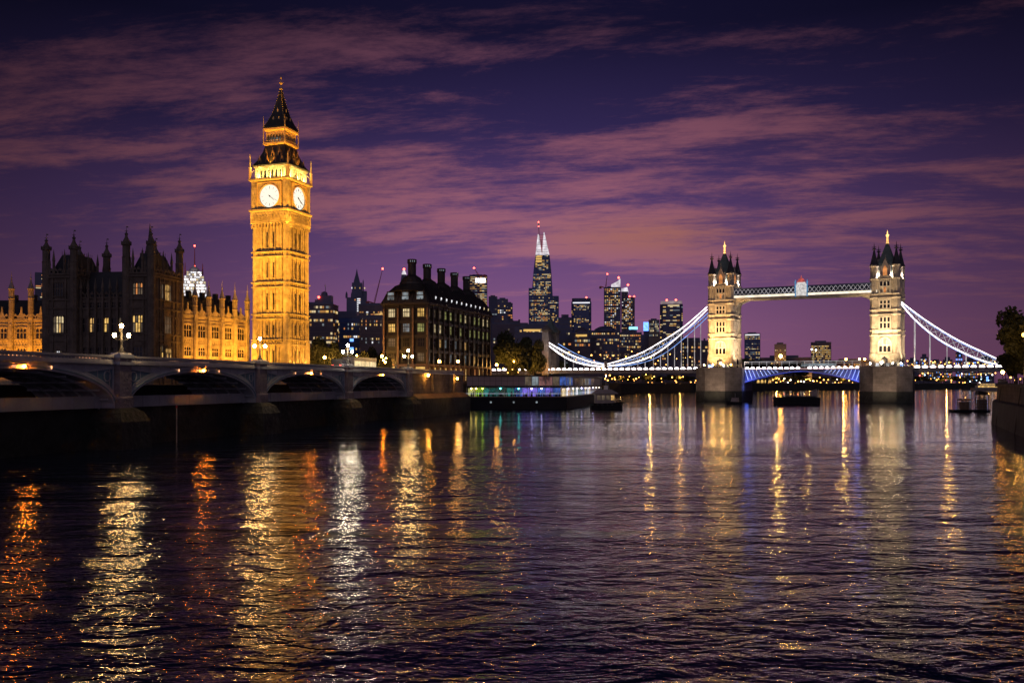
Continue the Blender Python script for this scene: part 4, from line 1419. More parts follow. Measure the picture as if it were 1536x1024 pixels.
MB().prism(inset(1.6), 3.45, 6.1).build('lower_cabin', M['cabin'], rb)
MB().prism(inset(-.2), 6.1, 6.5).build('middle_deck', M['black'], rb)
MB().prism(inset(-.1), 9.3, 9.55).build('canopy', M['black'], rb)
MB().prism(inset(1.4), 6.5, 9.3).build('upper_cabin', M['cabin'], rb)
# lower deck: glazed front in coloured light
fx0, fx1 = -13.2, 15.5
wcol = [M['win_green'], M['lit_lime'], M['lit_teal'], M['lit_teal'], M['lit_dimteal'], M['lit_teal'], M['lit_blue'], M['lit_violet'], M['lit_violet'], M['lit_blue'], M['lit_violet'], M['lit_blue']]
wn = 12
for i in range(wn):
    xa = fx0 + .6 + (fx1 - fx0 - 2.2) * i / wn; xb = xa + (fx1 - fx0 - 2.2) / wn
    o = MB().box(xa + .1, xb - .1, 259.35, 259.45, 3.6, 5.9).build('window', wcol[i], rb)
    rr_ = random.Random(i)
    mb = MB()
    for q in range(4):
        x = rr_.uniform(xa + .3, xb - .3); h = rr_.uniform(.5, 1.3)
        mb.box(x - .16, x + .16, 259.0, 259.3, 3.5, 3.5 + h); mb.ball((x, 259.1, 3.5 + h + .16), .15, 6, 4)
    mb.build('table_chair', M['black'], rb)
mb = MB()
for i in range(14):
    x = fx0 + .3 + (fx1 - fx0 - .6) * i / 13
    MB().box(x - .06, x + .06, 258.15, 258.27, 3.45, 6.1).build('post', M['white_paint'], rb)
for i in range(30):
    p = f1 + RBV * (1 + i * 3.1)
    MB().cbox((p.x - .25, p.y, 4.78), .14, .14, 2.7).build('post', M['white_paint'], rb); MB().cbox((p.x - .25, p.y, 7.9), .12, .12, 2.8).build('post', M['white_paint'], rb)
mb = MB(); mb.bar((fx0, 258.2, 4.35), (fx1, 258.2, 4.35), .07); mb.bar((f1.x - .2, f1.y, 4.4), (f2.x - .2, f2.y, 4.4), .09)
mb.bar((f1.x - .2, f1.y, 4.0), (f2.x - .2, f2.y, 4.0), .06)
mb.build('railing', M['led_soft'], rb)
# upper deck: cladding panels on the left, glass on the right
gx = fx0 + (fx1 - fx0) * .585
mb = MB(); mb.box(fx0 + .4, gx, 258.3, 258.45, 6.55, 9.25); up = mb.build('cladding', M['clad_panel'], rb)
mb = MB()
for i in range(11):
    x = fx0 + .4 + (gx - fx0 - .4) * i / 10; mb.box(x - .035, x + .035, 258.27, 258.3, 6.55, 9.25)
mb.box(fx0 + .4, gx, 258.27, 258.3, 7.95, 8.02); mb.build('panel_joint', M['black'], up)
mb = MB()
for i in range(13):
    x = gx + .1 + (fx1 - gx - .2) * i / 12; mb.box(x - .05, x + .05, 258.3, 258.4, 6.5, 9.3)
mb.build('mullion', M['white_paint'], rb)
for i in range(6):
    xa = gx + (fx1 - gx) * i / 6
    MB().box(xa + .15, xa + (fx1 - gx) / 6 - .1, 259.3, 259.38, 6.7, 9.1).build('window', [M['win_dim'], M['win_cool'], M['lit_rose'], M['lit_rose'], M['win_dim'], M['lit_blue']][i], rb)
# side towards the river
nrm_ = Vector((RBV.y, -RBV.x, 0))
ang = math.degrees(math.atan2(RBV.y, RBV.x))
for i in range(22):
    p = f1 + RBV * (3 + i * 4.1) - nrm_ * 1.5
    me_ = random.Random(i + 3).choice([M['lit_blue'], M['win_pale'], M['win_cool'], M['lit_teal'], M['win_white'], M['lit_blue'], M['win_warm']])
    o = MB().box(-1.6, 1.6, -.05, .02, 3.6, 5.8).build('window', me_, rb); o.location = (p.x, p.y, 0); o.rotation_euler = (0, 0, R(ang))
    o = MB().box(-1.5, 1.5, -.12, -.04, 6.7, 9.0).build('window', random.Random(i + 33).choice([M['win_dim'], M['dark_glass'], M['win_cool'], M['dark_glass'], M['lit_blue']]), rb); p2 = f1 + RBV * (3 + i * 4.1) - nrm_ * 1.35; o.location = (p2.x, p2.y, 0); o.rotation_euler = (0, 0, R(ang))
# lamps hanging under the middle deck
for x, m_ in ((-11.6, 'lamp_amber'), (-10.2, 'lamp_amber'), (-8.4, 'lamp_lime'), (-3.3, 'lamp_teal'), (1.9, 'lamp_teal'), (5.6, 'lamp_violet'), (8.4, 'lamp_violet')):
    MB().ball((x, 258.7, 5.75), .2, 8, 6).build('ceiling_lamp', M[m_], rb, True)
for i in range(9):
    p = f1 + RBV * (6 + i * 10) - nrm_ * .5
    MB().ball((p.x, p.y, 5.7), .2, 8, 6).build('ceiling_lamp', M['lamp_pale' if i % 3 else 'lamp_violet'], rb, True)
for i in range(3):
    MB().tube((-6 + i * 6.5, 257.96, 1.9), (-6 + i * 6.5, 258.05, 1.9), .3, n=10).build('porthole', M['win_cool'], rb)

# ------------------------------------------------------------------ boats
def hull_mesh(L_, B_, zk, zb, zs, n=12, bow=.35):
    """simple boat hull from stern (x=-L/2) to bow (x=+L/2)"""
    vs = []; fs = []; rings = []
    for i in range(n + 1):
        t = i / n; x = -L_ / 2 + L_ * t
        w = B_ / 2 * (1.0 if t < 1 - bow else math.sqrt(max(0.0, 1 - ((t - (1 - bow)) / bow) ** 2)))
        w = max(w, .05) * (.88 + .12 * min(1, t * 5))
        sh = zs + (zb - zs) * max(0, (t - .35) / .65) ** 2
        rings.append(len(vs))
        vs += [(x, -w, sh), (x, -w * .96, sh - .25), (x - .02, -w * .7, zk), (x - .02, w * .7, zk), (x, w * .96, sh - .25), (x, w, sh)]
    for i in range(n):
        a, b = rings[i], rings[i + 1]
        for j in range(5):
            fs.append((a + j, a + j + 1, b + j + 1, b + j))
        fs.append((a + 5, a, b, b + 5))
    fs.append((0, 1, 2, 3, 4, 5)); e = rings[-1]; fs.append((e + 5, e + 4, e + 3, e + 2, e + 1, e))
    return MB().add(vs, fs)
tg = thing('tug_boat', 'dark tug boat with sloped roof cabin moored beside the restaurant boat', 'boat', (PX(910, 255), 255, 0), 4)
h = hull_mesh(9.0, 3.6, -.4, 2.2, 1.7).build('hull', M['hull'], tg)
mb = MB()
for i in range(7):
    mb.ball((-4.2 + i * 1.35, -1.75 if i < 5 else -1.2, 1.3), .28, 8, 6)
mb.ball((4.5, 0, 1.7), .42, 8, 6); mb.build('fender', M['black'], h)
MB().rfrus([(-3.3, 2.2, -1.35, 1.35, 1.6), (-3.3, 2.0, -1.3, 1.3, 4.3)]).build('cabin', M['cabin'], tg)
MB().rfrus([(-3.9, 2.9, -1.75, 1.75, 4.3), (-3.9, 2.9, -1.75, 1.75, 4.55), (-2.6, 1.2, -.8, .8, 5.5)]).build('cabin_roof', M['cabin'], tg)
for i in range(4):
    MB().box(-2.9 + i * 1.3, -2.0 + i * 1.3, -1.37, -1.33, 2.6, 3.9).build('window', M['win_warm'] if i == 3 else M['win_dim'], tg)
MB().box(-.7, .3, -.5, .5, 5.4, 6.6).build('wheelhouse', M['white_paint'], tg)
mb = MB(); mb.tube((-.2, 0, 6.5), (-.2, 0, 9.2), .06); mb.bar((.9, 0, 5.2), (-.2, 0, 8.8), .05); mb.bar((-.2, -.5, 8.2), (-.2, .5, 8.2), .05); mb.build('mast', M['white_paint'], tg)
MB().ball((-.2, 0, 9.3), .1, 6, 4).build('mast_lamp', M['lamp_white'], tg)
mb = MB(); mb.bar((2.3, -1.3, 2.7), (4.0, -.7, 3.0), .05); mb.bar((2.3, -1.3, 1.7), (2.3, -1.3, 2.7), .05); mb.bar((4.0, -.7, 2), (4.0, -.7, 3), .05); mb.build('railing', M['white_paint'], tg)

sb = thing('motor_boat', 'small dark motor boat at the foot of the left bridge pier', 'boat', (PX(1101, 316), 316, 0), 180)
hull_mesh(5.2, 2.0, -.3, 1.2, .9).build('hull', M['hull'], sb)
MB().rfrus([(-1.6, 1.0, -.8, .8, .9), (-1.5, .6, -.7, .7, 2.3)]).build('cabin', M['cabin'], sb)
MB().box(-1.9, 1.0, -.9, .9, 2.3, 2.45).build('cabin_roof', M['black'], sb)
MB().box(-1.2, .4, -.83, -.79, 1.4, 2.1).build('window', M['dark_glass'], sb)
MB().tube((-.4, 0, 2.4), (-.4, 0, 3.8), .04).build('mast', M['white_paint'], sb)

bg_ = thing('barge', 'long low black barge moored under the blue lit bascule span', 'boat', (PX(1194, 316), 316, 0), 180)
hull_mesh(15.8, 4.2, -.4, 2.6, 2.3, bow=.12).build('hull', M['hull'], bg_)
mb = MB(); mb.box(-6.8, 4.0, -1.8, 1.8, 2.35, 2.6)
for i in range(6): mb.box(-6.4 + i * 1.8, -4.8 + i * 1.8, -1.5, 1.5, 2.6, 2.85)
mb.build('hatch', M['black'], bg_)
MB().box(-7.0, -5.2, -1.2, 1.2, 2.6, 4.6).build('deckhouse', M['cabin'], bg_)
MB().box(-6.8, -5.4, -1.24, -1.2, 3.2, 4.2).build('window', M['win_gold'], bg_)
for i in range(5): MB().ball((-6.0 + i * 2.4, -2.0, 3.5), .11, 6, 4).build('deck_light', M['lamp_small' if i % 2 else 'lamp_red'], bg_)
mb = MB(); mb.bar((-7.4, -1, 2.4), (-7.4, -1, 5.2), .1); mb.bar((-7.4, 1, 2.4), (-7.4, 1, 5.2), .1); mb.bar((-7.4, -1, 5.2), (-5.8, -1, 4.6), .08); mb.build('gantry', M['white_paint'], bg_)
mb = MB(); mb.bar((7.4, -1.9, 3.3), (2, -2.0, 3.2), .06)
for i in range(5): mb.bar((7.2 - i * 1.3, -1.95, 2.3), (7.2 - i * 1.3, -1.95, 3.3), .05)
mb.build('railing', M['white_paint'], bg_)

fl = thing('mooring_float', 'dark mooring float carrying two caged frames near the right river wall', 'float', (PX(1457, 232), 232, 0), 0)
mb = MB(); mb.box(-5.2, 3.2, -1.2, 1.2, -.3, .55); mb.box(1.0, 4.2, -1.4, 1.4, -.3, .45); mb.build('pontoon', M['hull'], fl)
def cage(x0, x1, z0, z1, nm):
    mb = MB()
    for x in (x0, (x0 + x1) / 2, x1):
        for y in (-.9, .9):
            mb.bar((x, y, z0), (x, y, z1), .16)
    nz = 5
    for i in range(nz + 1):
        z = z0 + (z1 - z0) * i / nz
        for y in (-.9, .9): mb.bar((x0, y, z), (x1, y, z), .13)
        for x in (x0, x1): mb.bar((x, -.9, z), (x, .9, z), .13)
    mb.bar((x0, -.9, z0), (x1, -.9, z1), .07); mb.bar((x1, -.9, z0), (x0, -.9, z1), .07)
    return mb.build(nm, M['wood'], fl)
cage(-3.0, -.6, .55, 2.9, 'cage'); cage(1.5, 3.9, .45, 4.3, 'cage')
MB().box(-2.8, -.8, -.7, .7, .56, 2.5).build('crate', M['wood'], fl)
MB().box(1.7, 3.7, -.7, .7, .46, 3.2).build('crate', M['cabin'], fl)
MB().ball((-2.0, -1.0, 3.6), .1, 6, 4).build('marker_light', M['lamp_small'], fl)
MB().ball((3.9, -1.0, 4.6), .1, 6, 4).build('marker_light', M['lamp_small'], fl)
MB().rfrus([(-3.2, -.4, -1, 1, 2.9), (-2.9, -.7, -.7, .7, 3.3)]).build('tarpaulin', M['wood'], fl)
MB().xz([(1.3, 4.3), (4.0, 4.3), (3.8, 5.0), (1.5, 5.4)], -.8, .8).build('winch', M['black'], fl)
# ------------------------------------------------------------------ the twin-tower suspension and bascule bridge
TO = Vector((88.1, 377.05, 0)); TA = -25.6
tb = thing('tower_bridge', 'floodlit bridge with two gothic stone towers joined by high walkways and white lit chains', 'bridge', TO, TA)
cb, sb_ = math.cos(R(TA)), math.sin(R(TA))
BL = 62.45
def UZ(px, py, v):
    a = (px - 768.0) / F
    # local y = -(X-Ox)*sb + (Y-Oy)*cb
    t = (v - (TO.x * sb_ - TO.y * cb)) / (-a * sb_ + cb)
    X, Y = a * t, t
    return ((X - TO.x) * cb + (Y - TO.y) * sb_, EYE + (HZ - py) * t / F)
TS_ = M['tb_stone']
DZ = 13.3
def tb_tower(u, warm, rot=-8):
    T0 = Matrix.Translation((u, 0, 0)) @ Matrix.Rotation(R(rot), 4, 'Z')
    def nb_():
        m = MB(); m.T = T0.copy(); return m
    def rk(k):
        m = MB(); m.T = T0 @ Matrix.Rotation(R(90 * k), 4, 'Z'); return m
    mb = nb_()
    mb.box(-4.5, 4.5, -4.5, 4.5, 13.5, 47.0)
    mb.frus((0, 0, 0), [(5.5, 13.5), (5.5, 17.6), (5.15, 18.6), (4.6, 18.7)])
    for sx in (-1, 1):
        for sy in (-1, 1):
            mb.lathe((sx * 4.0, sy * 4.0, 0), [(1.75, 13.5), (1.75, 18.6), (1.5, 19.0), (1.5, 47.2)], 8, .5)
    tw = mb.build('tower', TS_, tb)
    mb = nb_()
    for z in (25.4, 27.2, 33.2, 35.0, 39.6, 41.0, 46.8):
        mb.frus((0, 0, 0), [(4.75, z), (4.95, z + .2), (4.95, z + .45), (4.7, z + .55)])
        for sx in (-1, 1):
            for sy in (-1, 1):
                mb.lathe((sx * 4.0, sy * 4.0, 0), [(1.5, z - .1), (1.78, z + .15), (1.78, z + .5), (1.5, z + .7)], 8, .5)
    mb.build('string_course', TS_, tw)
    for k in range(4):
        # stepped corbelling, window surrounds, mullions
        mb = rk(k)
        for i in range(7):
            x = -2.1 + i * .7
            mb.cbox((x, -4.75, 39.2), .35, .5, .8); mb.cbox((x, -4.7, 46.3), .35, .4, .7)
        for z0, z1, w_ in ((28.2, 32.6, 2.0), (35.8, 39.0, 2.0)):
            mb.box(-w_ - .25, w_ + .25, -4.8, -4.5, z1, z1 + .3); mb.box(-w_ - .35, w_ + .35, -4.9, -4.5, z0 - .3, z0)
            for i in range(4):
                x = -w_ + i * 2 * w_ / 3; mb.box(x - .22, x + .22, -4.85, -4.5, z0, z1)
            for i in range(3):
                x = -w_ + (i + .5) * 2 * w_ / 3
                mb.box(x - .6, x + .6, -4.72, -4.5, z0 + (z1 - z0) * .45, z0 + (z1 - z0) * .45 + .35)
        mb.xz([(-2.5, 19.3), (-2.5, 22.6), (-1.8, 24.2), (0, 25.1), (1.8, 24.2), (2.5, 22.6), (2.5, 19.3), (2.1, 19.3), (2.1, 22.4), (1.5, 23.8), (0, 24.6), (-1.5, 23.8), (-2.1, 22.4), (-2.1, 19.3)], -4.9, -4.5)
        for x in (-.75, .75): mb.box(x - .2, x + .2, -4.85, -4.5, 19.0, 24.2)
        mb.box(-2.3, 2.3, -4.87, -4.5, 21.6, 22.0); mb.box(-2.6, 2.6, -5.0, -4.5, 18.8, 19.2)
        for x in (-1.9, -.65, .65, 1.9): mb.box(x - .2, x + .2, -4.9, -4.5, 41.8, 46.2)
        mb.box(-2.1, 2.1, -4.86, -4.5, 44.0, 44.3); mb.box(-2.2, 2.2, -4.95, -4.5, 41.5, 41.8)
        mb.build('window_surround', M['tb_trim'], tw)
        for z0, z1, w_ in ((28.2, 32.6, 2.0), (35.8, 39.0, 2.0)):
            for i in range(3):
                x = -w_ + (i + .5) * 2 * w_ / 3
                rk(k).box(x - .44, x + .44, -4.56, -4.52, z0 + .1, z0 + (z1 - z0) * .45).build('window', M['dark_glass'], tw)
                rk(k).box(x - .36, x + .36, -4.56, -4.52, z0 + (z1 - z0) * .58, z1 - .3).build('window', M['dark_glass'], tw)
        rk(k).box(-2.0, 2.0, -4.56, -4.52, 19.3, 21.5).build('window', M['dark_glass'], tw)
        rk(k).box(-.6, .6, -4.58, -4.52, 22.0, 24.3).build('window', M['win_pale'], tw)
        rk(k).box(-1.8, 1.8, -4.56, -4.52, 44.3, 46.1).build('window', M['dark_glass'], tw)
        rk(k).box(-.5, .5, -4.58, -4.52, 41.9, 43.9).build('window', M['win_orange'], tw)
        rk(k).xz([(-1.2, 13.5), (1.2, 13.5), (1.2, 16.5), (0, 17.6), (-1.2, 16.5)], -5.56, -5.5).build('doorway', M['dark_glass'], tw)
        # gable with tall window against the roof
        mb = rk(k); mb.xz([(-1.7, 47.3), (1.7, 47.3), (1.7, 51.2), (1.1, 52.4), (0, 55.2), (-1.1, 52.4), (-1.7, 51.2)], -4.4, -2.0)
        mb.bar((0, -4.2, 55), (0, -4.2, 56.2), .15)
        for s in (-1, 1): mb.lathe((s * 1.75, -4.3, 0), [(.3, 47.3), (.3, 51.5), (.03, 53.2)], 6)
        gb = mb.build('gable', M['cabin'], tw)
        rk(k).xz([(-.75, 47.9), (.75, 47.9), (.75, 51.0), (0, 52.2), (-.75, 51.0)], -4.48, -4.42).build('gable_window', M['win_orange'], tw)
    # corner turrets with dark cones
    for sx in (-1, 1):
        for sy in (-1, 1):
            mb = nb_(); mb.lathe((sx * 4.0, sy * 4.0, 0), [(1.55, 47.2), (1.35, 47.4), (1.35, 51.6), (1.65, 51.9), (1.65, 52.3)], 8, .5)
            for i in range(8):
                t = math.pi / 4 * i
                mb.bar((sx * 4 + 1.3 * math.cos(t), sy * 4 + 1.3 * math.sin(t), 47.6), (sx * 4 + 1.3 * math.cos(t), sy * 4 + 1.3 * math.sin(t), 51.6), .28)
            t_ = mb.build('turret', TS_, tw)
            mb = nb_(); mb.lathe((sx * 4.0, sy * 4.0, 0), [(1.75, 52.3), (1.35, 53.2), (.5, 57.0), (.28, 58.3)], 8, .5); mb.build('turret_cone', M['tb_dark'], tw)
            mb = nb_(); mb.lathe((sx * 4.0, sy * 4.0, 0), [(.2, 58.3), (.75, 58.5), (.75, 58.8), (.2, 59.0), (.12, 60.2), (.03, 61.2)], 8)
            mb.bar((sx * 4 - .8, sy * 4, 59.4), (sx * 4 + .8, sy * 4, 59.4), .22); mb.build('turret_finial', M['tb_dark'], tw)
    mb = nb_(); mb.frus((0, 0, 0), [(3.9, 47.2), (3.6, 50.0), (2.9, 53.2), (1.9, 56.2), (.95, 59.3), (.45, 61.0)]); mb.build('roof', M['tb_lead'], tw)
    mb = nb_(); mb.lathe((0, 0, 61.0), [(.6, 0), (.42, .5), (.32, 2.4), (.5, 2.8), (.5, 3.2), (.22, 3.6), (.15, 4.4), (.02, 5.2)], 8); mb.bar((-.6, 0, 64.2), (.6, 0, 64.2), .22); mb.build('finial', M['finial_lit'], tw)
    # parapet at the roof foot
    for k in range(4): rk(k).box(-2.6, 2.6, -4.85, -4.62, 47.3, 48.25).build('parapet', TS_, tw)
    def tw_w(x, y, z): return tbw(T0 @ Vector((x, y, z)))
    WARM = (1.0, .58, .23) if u == 0 else (1.0, .70, .38)
    spot(tw_w(-2.5, -13.5, 15.5), tw_w(0, -4.5, 23), 12000 * warm, WARM, 100, .8, .3)
    spot(tw_w(2.5, -13.5, 15.5), tw_w(0, -4.5, 30), 24000 * warm, WARM, 70, .8, .3)
    spot(tw_w(0, -13.5, 15.5), tw_w(0, -4.5, 36), 29000 * warm, WARM, 50, .8, .3)
    spot(tw_w(11.5, -5, 15.5), tw_w(4.5, 0, 26), 12000 * warm, (1, .72, .45), 100, .8, .3)
    for sx in (-1, 1):
        for sy in (-1, 1):
            point(tw_w(sx * 2.3, sy * 4.3, 47.75), 2600, (1.0, .86, .78), .12)
    point(tw_w(4.3, -2.3, 47.75), 1800, (1.0, .86, .78), .12); point(tw_w(4.3, 2.3, 47.75), 1800, (1.0, .86, .78), .12)
    return tw
def tbw(v):
    return Matrix.Translation(TO) @ Matrix.Rotation(R(TA), 4, 'Z') @ Vector(v)
M['tb_trim'] = mat('white_stone_trim', (.66, .60, .50), .8, .2, .8)
tb_tower(0, 1.25); tb_tower(BL, 1.0)
for u in (0, BL):
    mb = MB(); mb.prism([(u - 9.2, -11), (u - 4, -17.5), (u + 4, -17.5), (u + 9.2, -11), (u + 9.2, 11), (u + 4, 17.5), (u - 4, 17.5), (u - 9.2, 11)], -2, 12.9)
    pr = mb.build('pier', M['tb_pier'], tb)
    mb = MB(); mb.prism([(u - 9.45, -11.1), (u - 4.1, -17.8), (u + 4.1, -17.8), (u + 9.45, -11.1), (u + 9.45, 11.1), (u + 4.1, 17.8), (u - 4.1, 17.8), (u - 9.45, 11.1)], 12.9, 13.5)
    mb.build('coping', M['tb_pier'], pr)
    mb = MB(); mb.prism([(u - 9.3, -11.05), (u - 4.05, -17.65), (u + 4.05, -17.65), (u + 9.3, -11.05), (u + 9.3, 11.05), (u + 4.05, 17.65), (u - 4.05, 17.65), (u - 9.3, 11.05)], -2, 4.2)
    mb.build('tide_mark', M['wet_stone'], pr)
    mb = MB()
    ring = [(u - 9.2, -11), (u - 4, -17.5), (u + 4, -17.5), (u + 9.2, -11)]
    for a, b in zip(ring[:-1], ring[1:]):
        for q in range(7):
            f = q / 6; x = a[0] + (b[0] - a[0]) * f; y = a[1] + (b[1] - a[1]) * f
            mb.bar((x, y, 13.5), (x, y, 14.7), .08)
        mb.bar((a[0], a[1], 14.7), (b[0], b[1], 14.7), .1); mb.bar((a[0], a[1], 14.1), (b[0], b[1], 14.1), .06)
    mb.build('railing', M['white_paint'], pr)
    # kiosk lights at the tower foot
    for x, m_ in ((-4.2, 'win_blue'), (-3.2, 'win_blue'), (1.6, 'win_white'), (3.2, 'win_cool')) if u == 0 else ((-3, 'win_white'), (.6, 'win_cool'), (4.4, 'win_pale'), (5.4, 'win_blue')):
        mb = MB(); mb.box(u + x - .6, u + x + .6, -9.2, -8.2, 13.5, 15.0); kb = mb.build('kiosk', M['tb_steel'], pr)
        MB().box(u + x - .5, u + x + .5, -9.25, -9.21, 13.8, 14.8).build('kiosk_window', M[m_], pr)
for u in (0, BL):  # added lamps on both piers, to strengthen the streaks on the water
    for x, y in ((-5.2, -13.6), (-1.2, -15.5), (2.6, -15.2), (5.4, -13.2)):
        p = MB().tube((u + x, y, 13.5), (u + x, y, 14.5), .1, n=6).build('added_lamp_post', M['black'], tb)
        MB().ball((u + x, y, 14.7), .26, 8, 6).build('lamp', M['lamp_gold'] if u == 0 else M['lamp_cream'], p, True)
# spots that graze the pier faces
for u in (0, BL):
    spot(tbw((u + 2, -30, 1.5)), tbw((u, -17, 10)), 5200, (1, .72, .5), 90, .9, .5)
# high level walkways
for v in (-3.6, 3.6):
    x0, x1 = 4.0, BL - 4.0
    mb = MB(); mb.box(x0, x1, v - .8, v + .8, 45.4, 45.9); mb.box(x0, x1, v - .7, v + .7, 42.9, 43.1)
    wk = mb.build('walkway', M['tb_blue'], tb)
    mb = MB(); mb.box(x0, x1, v - .25, v + .25, 43.1, 45.4); mb.build('walkway_glazing', M['dark_glass'], wk)
    mb = MB(); n = 34; xs = [x0 + (x1 - x0) * i / n for i in range(n + 1)]
    for a, b in zip(xs[:-1], xs[1:]):
        for s in (-.75, .75):
            mb.bar((a, v + s, 43.1), (b, v + s, 45.4), .16); mb.bar((b, v + s, 43.1), (a, v + s, 45.4), .16)
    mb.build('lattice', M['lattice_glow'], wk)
    mb = MB(); mb.box(x0 - .6, x1 + .6, v - .95, v - .8, 42.0, 42.9); mb.build('light_strip', M['led_walk'], wk)
    mb = MB(); mb.box(x0 - .6, x1 + .6, v - .95, v + .9, 41.3, 41.98); mb.build('soffit', M['tb_stone'], wk)
    mb = MB(); mb.box(x0, x1, v - .93, v - .9, 41.35, 41.6); mb.build('lower_strip', M['led_soft'], wk)
    for s, xe in ((1, x0), (-1, x1)):
        mb = MB(); mb.xz([(xe, 41.3), (xe + s * 5.5, 41.3), (xe + s * 2.6, 40.0), (xe + s * 1.2, 37.5), (xe, 34.5)], v - .5, v + .5); mb.build('bracket', M['tb_stone'], wk)
spot(tbw((9.5, -6, 14.6)), tbw((5, -1, 38)), 9000, (1, .9, .8), 40, .8, .3)
# crest at mid span
mb = MB(); uc = BL / 2
mb.box(uc - 2.0, uc + 2.0, -4.9, -4.7, 41.9, 46.2); mb.xz([(uc - 2.0, 46.2), (uc + 2.0, 46.2), (uc + 1.4, 47.2), (uc, 47.9), (uc - 1.4, 47.2)], -4.9, -4.7)
cr = mb.build('crest', M['crest_white'], tb)
mb = MB(); mb.xz([(uc - 1.6, 47.15), (uc + 1.6, 47.15), (uc + .9, 48.4), (uc + .25, 48.8), (uc, 49.9), (uc - .25, 48.8), (uc - .9, 48.4)], -5.0, -4.65); mb.build('crown', M['crest_red'], cr)
mb = MB()
for s in (-1, 1):
    mb.lathe((uc + s * 2.25, -4.85, 0), [(.26, 41.6), (.26, 46.8), (.38, 47.0), (.22, 47.6), (.05, 48.3)], 8)
mb.build('crest_finial', M['crest_blue'], cr)
mb = MB(); pp = [(uc + .95 * math.cos(a * .35) * (1 - a * .03), -4.93, 44.4 + .95 * math.sin(a * .35) * (1 - a * .03)) for a in range(15)]
mb.path(pp, .16, .05); mb.bar((uc - .2, -4.93, 44.2), (uc + .5, -4.93, 44.7), .3, .05)
ar = [(uc - 1.6 + i * .32, -4.93, 45.1 + 1.1 * math.sin(math.pi * i / 10)) for i in range(11)]; mb.path(ar, .18, .05)
mb.build('crest_motif', M['tb_blue'], cr)
# suspended side spans
def resample(pts, n):
    d = [0]
    for a, b in zip(pts[:-1], pts[1:]): d.append(d[-1] + math.dist(a, b))
    out = []
    for i in range(n + 1):
        s = d[-1] * i / n; k = max(j for j in range(len(d)) if d[j] <= s + 1e-9); k = min(k, len(pts) - 2)
        f = (s - d[k]) / (d[k + 1] - d[k]); out.append((pts[k][0] + (pts[k + 1][0] - pts[k][0]) * f, pts[k][1] + (pts[k + 1][1] - pts[k][1]) * f))
    return out
def smooth(pts, n):
    # Catmull-Rom through the points
    p = [pts[0]] + pts + [pts[-1]]; out = []
    for i in range(1, len(p) - 2):
        for q in range(n):
            t = q / n; a, b, c, d = p[i - 1], p[i], p[i + 1], p[i + 2]
            out.append(tuple(.5 * ((2 * b[j]) + (-a[j] + c[j]) * t + (2 * a[j] - 5 * b[j] + 4 * c[j] - d[j]) * t * t + (-a[j] + 3 * b[j] - 3 * c[j] + d[j]) * t ** 3) for j in (0, 1)))
    out.append(pts[-1]); return out
VC = 5.2
def chain(tops, bots, nseg, strip_w, hang=True, hs=1):
    tp = resample(smooth([UZ(x, y, -VC) for x, y in tops], 6), nseg)
    bt = resample(smooth([UZ(x, y, -VC) for x, y in bots], 6), nseg)
    for v in (-VC, VC):
        mb = MB()
        mb.path([(u, v, z) for u, z in tp], .45, .3); mb.path([(u, v, z) for u, z in bt], .45, .3)
        ch = mb.build('chain', M['tb_steel'], tb)
        mb = MB()
        for i in range(1, nseg):
            mb.bar((tp[i][0], v, tp[i][1]), (bt[i][0], v, bt[i][1]), .16)
            if math.dist(tp[i], bt[i]) > .8 and i < nseg - 1:
                mb.bar((tp[i][0], v, tp[i][1]), (bt[i + 1][0], v, bt[i + 1][1]), .12); mb.bar((bt[i][0], v, bt[i][1]), (tp[i + 1][0], v, tp[i + 1][1]), .12)
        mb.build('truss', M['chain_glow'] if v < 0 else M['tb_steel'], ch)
        mb = MB(); s = v - .28
        mb.path([(u, s, z + .05) for u, z in tp], .1, strip_w if v < 0 else .2); mb.path([(u, s, z) for u, z in bt], .1, strip_w * 1.2 if v < 0 else .2)
        mb.build('light_strip', M['led_white'] if v < 0 else M['led_dim'], ch)
        if hang:
            for i in range(hs, nseg, hs):
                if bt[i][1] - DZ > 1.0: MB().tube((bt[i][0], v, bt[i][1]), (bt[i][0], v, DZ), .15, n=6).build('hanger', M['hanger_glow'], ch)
chain([(1061, 460), (1025, 491), (991, 513), (956, 532), (908, 547)], [(1061, 464), (1042, 483), (1015, 507), (991, 526), (966, 539), (938, 546), (908, 549)], 14, .30, hs=2)
chain([(908, 547), (880, 541), (850, 529), (822, 513)], [(908, 549.5), (880, 547), (850, 537), (822, 517)], 9, .42, hs=3)
chain([(1352, 453), (1388, 480), (1433, 508), (1470, 526), (1512, 546)], [(1352, 456), (1373, 480), (1413, 512), (1471, 540), (1514, 549)], 12, .30, hs=2)
# knuckle at the low point
ku, kz = UZ(909, 548, -VC)
mb = MB()
for v in (-VC, VC): mb.lathe((ku, v, 0), [(.9, DZ + .3), (.9, kz + 1.2), (.6, kz + 1.6), (.1, kz + 1.9)], 8)
mb.build('chain_joint', M['tb_stone'], tb)
